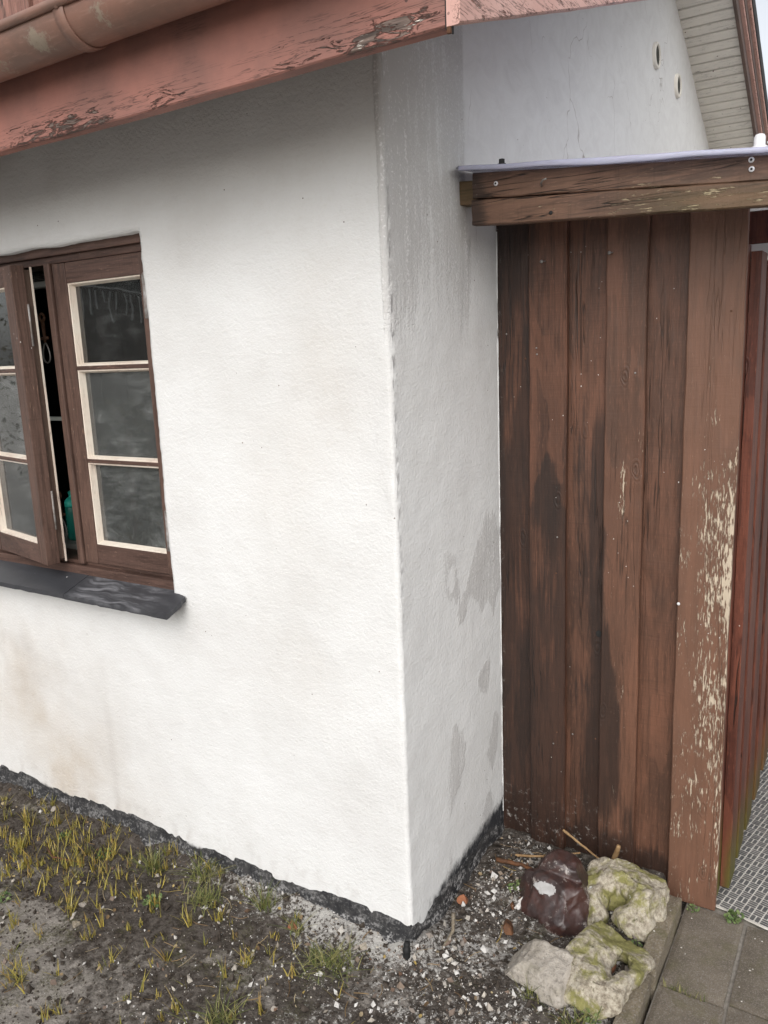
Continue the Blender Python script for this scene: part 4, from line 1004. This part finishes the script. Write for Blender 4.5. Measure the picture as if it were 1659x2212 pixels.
# lower mossy flint: broad shell with a hole on its right side
rock('mossy_flint', 'mossflint', [((-.05, .0, .035), (.05, .105, .05)), ((-.025, .08, .05), (.065, .06, .05)), ((.03, .105, .045), (.065, .035, .04)), ((.078, .085, .045), (.032, .035, .036)), ((.093, .03, .04), (.017, .06, .034)), ((.08, -.035, .04), (.03, .05, .036)), ((-.01, -.055, .035), (.07, .085, .048)), ((.045, -.085, .03), (.06, .055, .04)), ((-.02, .02, .04), (.055, .08, .045))],
     (.474, .148, -.035), 'pale mossy flint with an oval hole on its right, beside the lower edging stone', 'stone', .009, .004, 9.4, -.15, smooth=7, ridge=.0022, cuts=(((-.3, -.5, .85), .092), ((-.9, .2, .3), .095), ((.2, .3, .9), .082), ((.3, -.9, .35), .115)))
rock('pebble', 'brickbit', [((0, 0, 0), (.013, .045, .02))], (.499, .188, -.008), 'rust red pebble lodged in the oval hole of the mossy flint', 'pebble', .004, .005, 3.0)
rock('concrete_chunk', 'chunk', [((0, 0, .04), (.10, .07, .045)), ((-.055, -.02, .035), (.055, .055, .04)), ((.05, .015, .045), (.06, .06, .042)), ((-.02, .04, .055), (.06, .04, .04)), ((.06, -.02, .03), (.05, .05, .035))],
     (.343, .080, -.042), 'rough grey concrete chunk left of the mossy flint', 'stone', .007, .004, 7.7, -.25, smooth=3, ridge=.003, cuts=(((-.75, -.2, .62), .072), ((.15, -.25, .95), .072), ((.1, -.95, .3), .062), ((.9, .0, .4), .095), ((-.3, .8, .5), .07)))
chunks = [
    ('bark_chip', 'bark', (.175, .290), (.045, .016, .014), .25, 'rounded brown bark piece below the dark flint lump'),
    ('bark_chip', 'bark', (.205, .200), (.018, .038, .014), .5, 'brown bark piece upright against the concrete chunk'),
    ('brick_fragment', 'brickbit', (.045, .235), (.026, .016, .014), .7, 'orange brick fragment lying at the foot of the gable wall'),
    ('brick_fragment', 'brickbit', (-.355, -.095), (.030, .013, .010), -.4, 'orange brick fragment in the soil left of the house corner'),
    ('plaster_flake', 'chips', (.105, .222), (.030, .008, .004), .2, 'long white plaster flake beside the orange brick fragment'),
    ('plaster_flake', 'chips', (.422, .118), (.018, .022, .010), .3, 'square white plaster flake between concrete chunk and mossy flint'),
    ('pebble', 'chips', (-.742, -.075), (.016, .012, .013), .1, 'pale round pebble by the grass tuft at the plinth'),
    ('pebble', 'chips', (-.985, -.325), (.022, .013, .008), .9, 'flat pale pebble among the yellow shoots'),
    ('pebble', 'chips', (-1.52, -.045), (.014, .012, .010), 0, 'small pink pebble near the plinth at the left edge'),
    ('pebble', 'kerb', (-.93, -.40), (.022, .016, .010), .4, 'grey pebble on bare soil in the lower left'),
    ('pebble', 'chips', (-.20, -.352), (.014, .009, .007), 1.2, 'small white pebble near the bottom edge'),
    ('edging_fragment', 'kerb', (.52, .045), (.018, .028, .016), .2, 'pale stone fragment beneath the lower mossy flint'),
]
for i, (nm, mt_, (x, y), r, rz, lab) in enumerate(chunks):
    rock(nm, mt_, [((0, 0, r[2] * .5), r), ((r[0] * .35, r[1] * .25, r[2] * .4), (r[0] * .6, r[1] * .7, r[2] * .7))], (x, y, gz(x, y) + .002), lab, nm.split('_')[-1], .002, .0032, 20 + i, rz, smooth=4, cuts=[((random.uniform(-1, 1), random.uniform(-1, .2), random.uniform(.1, 1)), min(r) * random.uniform(.55, .95)) for _ in range(5)])
def stick(name, pts, r, mat, label):
    p0 = Vector(pts[0]); b = MB(); pp = []; n = 10
    P = [Vector(p) for p in pts]
    for i in range(len(P) - 1):
        for k in range(n): pp.append(P[i].lerp(P[i + 1], k / n))
    pp.append(P[-1]); pp = [p + Vector((noise.noise(p * 60), noise.noise(p * 60 + Vector((5, 1, 2))), 0)) * .002 for p in pp]
    b.tube([p - p0 for p in pp], [r * (1 - .4 * i / len(pp)) * (1 + .25 * noise.noise((i, 1, r * 99))) for i in range(len(pp))], 7)
    o = b.build(name, mat, None, True); o.location = p0; return tag(o, label, 'twig')
stick('twig', [(.095, .475, .0), (.20, .490, .022), (.30, .535, .04)], .0045, 'straw', 'dry straw stalk lying behind the dark flint lump')
stick('twig', [(.235, .56, .085), (.32, .55, .048), (.41, .515, .030)], .0042, 'straw', 'thin forked stalk slanting down against the planks')
stick('twig', [(.385, .57, -.01), (.405, .565, .06), (.412, .56, .085)], .010, 'straw', 'split wooden stub standing against the planks behind the mossy flint')
stick('twig', [(.06, .44, -.005), (.14, .445, .0), (.2, .43, .006)], .008, 'bark', 'orange brown splinter near the white wall corner')
stick('twig', [(.052, .15, -.005), (.075, .10, -.02), (.075, .03, -.03)], .006, 'kerb', 'pale dusty stick beside the house corner')
stick('twig', [(-1.34, -.20, -.035), (-1.27, -.23, -.028), (-1.15, -.195, -.034)], .0035, 'bark', 'thin brown twig lying among the yellow shoots')
stick('tar_lump', [(.0, -.035, -.05), (.004, -.036, -.02), (.003, -.032, .012)], .014, 'black', 'black tar stub at the foot of the house corner')

# ================================================================ crumbs, clods, shoots and grass
def scatter(name, mat, n, dens, size, flat=.7, lift=.3):
    b = MB(); base = [(1, 0, 0), (-1, 0, 0), (0, 1, 0), (0, -1, 0), (0, 0, 1), (0, 0, -1)]; T = [(0, 2, 4), (2, 1, 4), (1, 3, 4), (3, 0, 4), (2, 0, 5), (1, 2, 5), (3, 1, 5), (0, 3, 5)]
    k = 0; tries = 0
    while k < n and tries < n * 60:
        tries += 1
        x = random.uniform(-2.05, .55); y = random.uniform(-1.0, .60)
        if (x < -.0 and y > -.005) or (x < .03 and y > .0) or y > .59: continue
        if random.random() > dens(x, y): continue
        s = size(x, y); e = Euler((random.uniform(0, 6), random.uniform(0, 6), random.uniform(0, 6))).to_matrix(); z = gz(x, y) + s * lift
        sx, sy, sz = s * random.uniform(.6, 1.4), s * random.uniform(.6, 1.2), s * flat * random.uniform(.5, 1.1)
        b.add([Vector((x, y, z)) + e @ Vector((p[0] * sx * random.uniform(.7, 1.2), p[1] * sy * random.uniform(.7, 1.2), p[2] * sz)) for p in base], T); k += 1
    return stuff(b.build(name, mat))
def inview(x, y):
    return 1. if y > -1.0 + .0 and y > -.80 - .62 * (x + .78) * -1 * 0 - .0 else 0.
def d_chip(x, y):
    dw = -y if x < 0 else 0
    d = .10 + .9 * sst(x, -1.0, -.1) * (1 - .5 * sst(dw, .1, .5)) + (.5 if x > 0 else 0)
    return clampf(d * (.55 + 1.1 * fb((x, y, 40), 5, 3)))
tag(scatter('plaster_crumbs', 'chips', 9500, d_chip, lambda x, y: min(.0125, .0014 * random.paretovariate(1.75))), 'white plaster crumbs scattered over the dark soil', 'crumbs')
tag(scatter('soil_clods', 'clod', 7000, lambda x, y: .8, lambda x, y: min(.014, .0032 * random.paretovariate(2.4)), .8, .2), 'dark crumbly soil clods along the house wall', 'soil')
def blade(b, p, h, w, lean, az, curl=.5, seg=4):
    d = Vector((cos(az), sin(az), 0)); sd_ = Vector((-sin(az + random.uniform(-.8, .8)), cos(az), 0)).normalized(); vs = []
    for i in range(seg + 1):
        t = i / seg; c_ = Vector(p) + d * (lean * t + curl * lean * t * t) + Vector((0, 0, h * t * (1 - .35 * abs(lean) / (h + .001) * t * curl)))
        ww = w * (1 - t ** 1.6) * .5 + .0002
        vs += [c_ - sd_ * ww, c_ + sd_ * ww]
    b.add(vs, [(2 * i, 2 * i + 1, 2 * i + 3, 2 * i + 2) for i in range(seg)])
b = MB(); cl = 0
while cl < 370:
    x = random.uniform(-2.0, .1); y = random.uniform(-.75, -.02)
    d = .95 * exp(-((x + 1.35) / .40) ** 2 - ((y + .17) / .20) ** 2) + .25 * exp(-((x + .85) / .4) ** 2 - ((y + .3) / .25) ** 2) + .05
    if random.random() > d: continue
    cl += 1; z = gz(x, y) - .002
    sp_ = random.uniform(.003, .009); hm = random.uniform(.02, .065)
    for k in range(random.choice((2, 4, 6, 9, 14))):
        h = hm * random.uniform(.4, 1.05); blade(b, (x + random.gauss(0, sp_), y + random.gauss(0, sp_), z), h, random.uniform(.0014, .0042), random.uniform(0, .6) * h, random.uniform(0, 6.28))
tag(stuff(b.build('grass_shoots', 'shoots')), 'yellow green cut shoots coming up through soil along the wall', 'shoots')
def tuft(x, y, n, h, sp, mat, label, lean=.8):
    b = MB(); z = gz(x, y) - .004; n = int(n * 1.5)
    for k in range(n):
        hh = h * random.uniform(.45, 1.1); blade(b, (random.gauss(0, sp), random.gauss(0, sp * .8), 0), hh, random.uniform(.0015, .003), random.uniform(.1, lean) * hh, random.uniform(0, 6.28), .8, 5)
    o = b.build('grass_tuft', mat); o.location = (x, y, z); return tag(o, label, 'grass tuft', 'grass tufts on the soil')
tuft(-.925, -.098, 70, .075, .016, 'grass', 'long dusty grass tuft against the plinth, furthest from the corner')
tuft(-.735, -.062, 60, .065, .018, 'grass', 'dark green drooping grass tuft by the plinth', 1.2)
tuft(-.650, -.135, 80, .055, .026, 'grass', 'matted yellow green grass clump just below the drooping tuft', 1.0)
tuft(-.470, -.072, 40, .070, .012, 'grass', 'upright green grass tuft in the middle of the plinth')
tuft(-.330, -.100, 22, .060, .012, 'grass', 'sparse grass tuft nearest the orange brick fragment')
tuft(-.175, -.160, 110, .050, .034, 'grass', 'flattened dusty grass clump nearest the house corner', 1.3)
tuft(-.375, -.268, 26, .045, .008, 'shoots', 'short yellow green tuft alone on dark soil')
tuft(-.300, -.440, 60, .050, .022, 'grass', 'pale grass tuft at the bottom edge of the picture', 1.1)
tuft(-.905, -.605, 40, .040, .018, 'shoots', 'yellow tuft at the left bottom edge', 1.2)
tuft(.470, -.020, 34, .055, .016, 'grass', 'fine green grass tuft under the lower mossy flint', .9)
tuft(.352, .012, 36, .060, .018, 'grass', 'thin grass tuft below the concrete chunk', .9)
def leafs(b, x, y, z, n, r, s):
    for k in range(n):
        a = random.uniform(0, 6.28); q = r * sqrt(random.random()); c_ = Vector((x + q * cos(a), y + q * sin(a), z + random.uniform(.003, .02)))
        e = Euler((random.uniform(-.7, .7), random.uniform(-.7, .7), random.uniform(0, 6.28))).to_matrix(); ss = s * random.uniform(.6, 1.2)
        b.add([c_ + e @ Vector(p) * ss for p in ((-1, 0, 0), (-.4, .6, .1), (.4, .65, .1), (1, 0, 0), (.4, -.65, .1), (-.4, -.6, .1), (0, 0, -.08))], [(0, 1, 6), (1, 2, 6), (2, 3, 6), (3, 4, 6), (4, 5, 6), (5, 0, 6)])
def weed(x, y, z, n, r, s, label):
    b = MB(); leafs(b, 0, 0, 0, n, r, s)
    for k in range(n // 3): b.tube([(0, 0, 0), (random.uniform(-r, r), random.uniform(-r, r), .012)], .0008, 4)
    o = b.build('weed', 'weed'); o.location = (x, y, z); tag(o, label, 'weed', 'small weeds')
weed(.742, .592, -.066, 42, .026, .0075, 'small green weed growing in the slab joint before the patterned mat')
weed(.630, .575, -.068, 16, .018, .005, 'tiny weed at the foot of the widest plank')
weed(-1.36, -.115, gz(-1.36, -.115), 26, .026, .007, 'round leaved weed near the plinth at the left')
weed(-1.13, -.13, gz(-1.13, -.13), 24, .03, .006, 'small clover weed between the yellow shoots')
weed(-.80, -.215, gz(-.80, -.215), 30, .03, .008, 'pale grey green weed rosette in the middle of the bed')
weed(-1.24, -.43, gz(-1.24, -.43), 20, .03, .007, 'small weed at the left edge of the bed')
weed(.165, .345, gz(.165, .345), 34, .026, .005, 'pale moss-like weed left of the dark flint lump')
weed(.535, .30, gz(.5, .3) + .0, 16, .014, .005, 'weed sprouting between the two mossy flints and the edging')
weed(.50, .015, gz(.50, .015), 26, .024, .006, 'pale weed below the lower mossy flint')
b = MB()
for k in range(46):
    t = random.random(); blade(b, (random.gauss(0, .004) + .62 + .10 * t, .246 + random.gauss(0, .0025), -.074), random.uniform(.008, .026), .002, random.uniform(0, .008), random.uniform(0, 6.28))
o = b.build('grass_tuft', 'grass'); tag(o, 'short grass growing in the dark joint between two slabs', 'grass tuft', 'grass tufts on the soil')

b = MB()
for k in range(420):
    x = random.uniform(-1.9, .52); y = random.uniform(-.75, .55)
    if (x < .02 and y > -.03) or random.random() > .35 + .65 * sst(x, -1.0, .1): continue
    a = random.uniform(0, 6.28); l = random.uniform(.012, .07); z = gz(x, y) + .003; c_ = random.uniform(-.5, .5)
    pts = [(x + l * (q - .5) * cos(a + c_ * q), y + l * (q - .5) * sin(a + c_ * q), max(z, gz(x + l * (q - .5) * cos(a), y + l * (q - .5) * sin(a)) + .002) + .004 * q * random.random()) for q in (0, .35, .7, 1)]
    b.tube(pts, random.uniform(.0005, .0016), 4)
tag(stuff(b.build('dry_stems', 'litter')), 'dry stems and roots strewn over the soil', 'litter')
b = MB()
for k in range(520):
    x = random.uniform(-1.9, .53); y = random.uniform(-.75, .57)
    if x < .02 and y > -.02: continue
    leafs(b, x, y, gz(x, y) - .004, 1, .001, random.uniform(.003, .010))
tag(stuff(b.build('leaf_litter', 'litter')), 'small brown leaf scraps and husks on the soil', 'litter')
# ================================================================ what the panes mirror: a dark shed with icicle lights and a hedge across the garden
shed = thing('garden_shed', 'dark brown garden shed with icicle lights mirrored in the window panes', 'shed', (-6.4, -4.4, -.09))
for i in range(18):
    x = -8.2 + .20 * i
    board('wall_plank', 'shedwood', shed, x, x + .194, -.08, 2.7, -4.2 - .012 * (i % 2), -4.25, lambda u, v, w: (u, w, v), 6, 3, .001)
MB().box((-8.2, -6.4, -.08), (-4.6, -4.252, 2.7)).build('shed_core', 'dark', shed)
v_ = [(-8.4, -3.7, 2.75), (-4.5, -3.7, 2.15), (-4.5, -6.8, 2.75), (-8.4, -6.8, 3.4)]
MB().add(v_ + [(x, y, z + .12) for x, y, z in v_], [(0, 1, 2, 3), (4, 7, 6, 5), (0, 4, 5, 1), (1, 5, 6, 2), (2, 6, 7, 3), (3, 7, 4, 0)]).build('shed_roof', 'roof', shed)
lights = thing('icicle_lights', 'white icicle light string hanging from the shed eave in the reflection', 'string lights', (-6.4, -3.69, 2.4))
for i in range(36):
    x = -8.2 + .10 * i; z = 2.72 - .154 * (x + 8.4); h = random.uniform(.08, .34)
    MB().tube([(x, -3.69, z), (x + random.uniform(-.03, .03), -3.69, z - h * .5), (x + random.uniform(-.03, .03), -3.69, z - h)], .009, 4).build('light_strand', 'lightwire', lights)
MB().tube([(-8.3, -3.69, 2.74), (-4.55, -3.69, 2.16)], .009, 5).build('light_cable', 'lightwire', lights)
def hedge(name, c_, s, n, label):
    b = MB()
    for k in range(n):
        p = Vector(c_) + Vector((random.uniform(-.5, .5) * s[0], random.uniform(-.5, .5) * s[1], random.random() ** .8 * s[2] * (1 + .12 * noise.noise((k, 1, 1)))))
        e = Euler((random.uniform(0, 6), random.uniform(0, 6), random.uniform(0, 6))).to_matrix(); q = random.uniform(.02, .05)
        b.add([p + e @ Vector(t) * q for t in ((-1, 0, 0), (0, .5, 0), (1, 0, 0), (0, -.5, 0))], [(0, 1, 2, 3)])
    h = thing(name, label, 'hedge', c_); o = b.build('foliage', 'hedge', h)
    for k in range(5): MB().tube([(c_[0] + s[0] * (k / 5 - .4), c_[1], -.09), (c_[0] + s[0] * (k / 5 - .38), c_[1], s[2] * .8)], .03, 6).build('stem', 'bark', h)
hedge('hedge', (-5.6, -3.2, -.09), (3.4, .5, 1.35), 4200, 'low brown hedge mirrored in the window panes')
hedge('hedge', (-11.5, -2.0, -.09), (1.2, 7, 2.6), 3600, 'tall hedge at the far end of the garden, mirrored in the open sash')
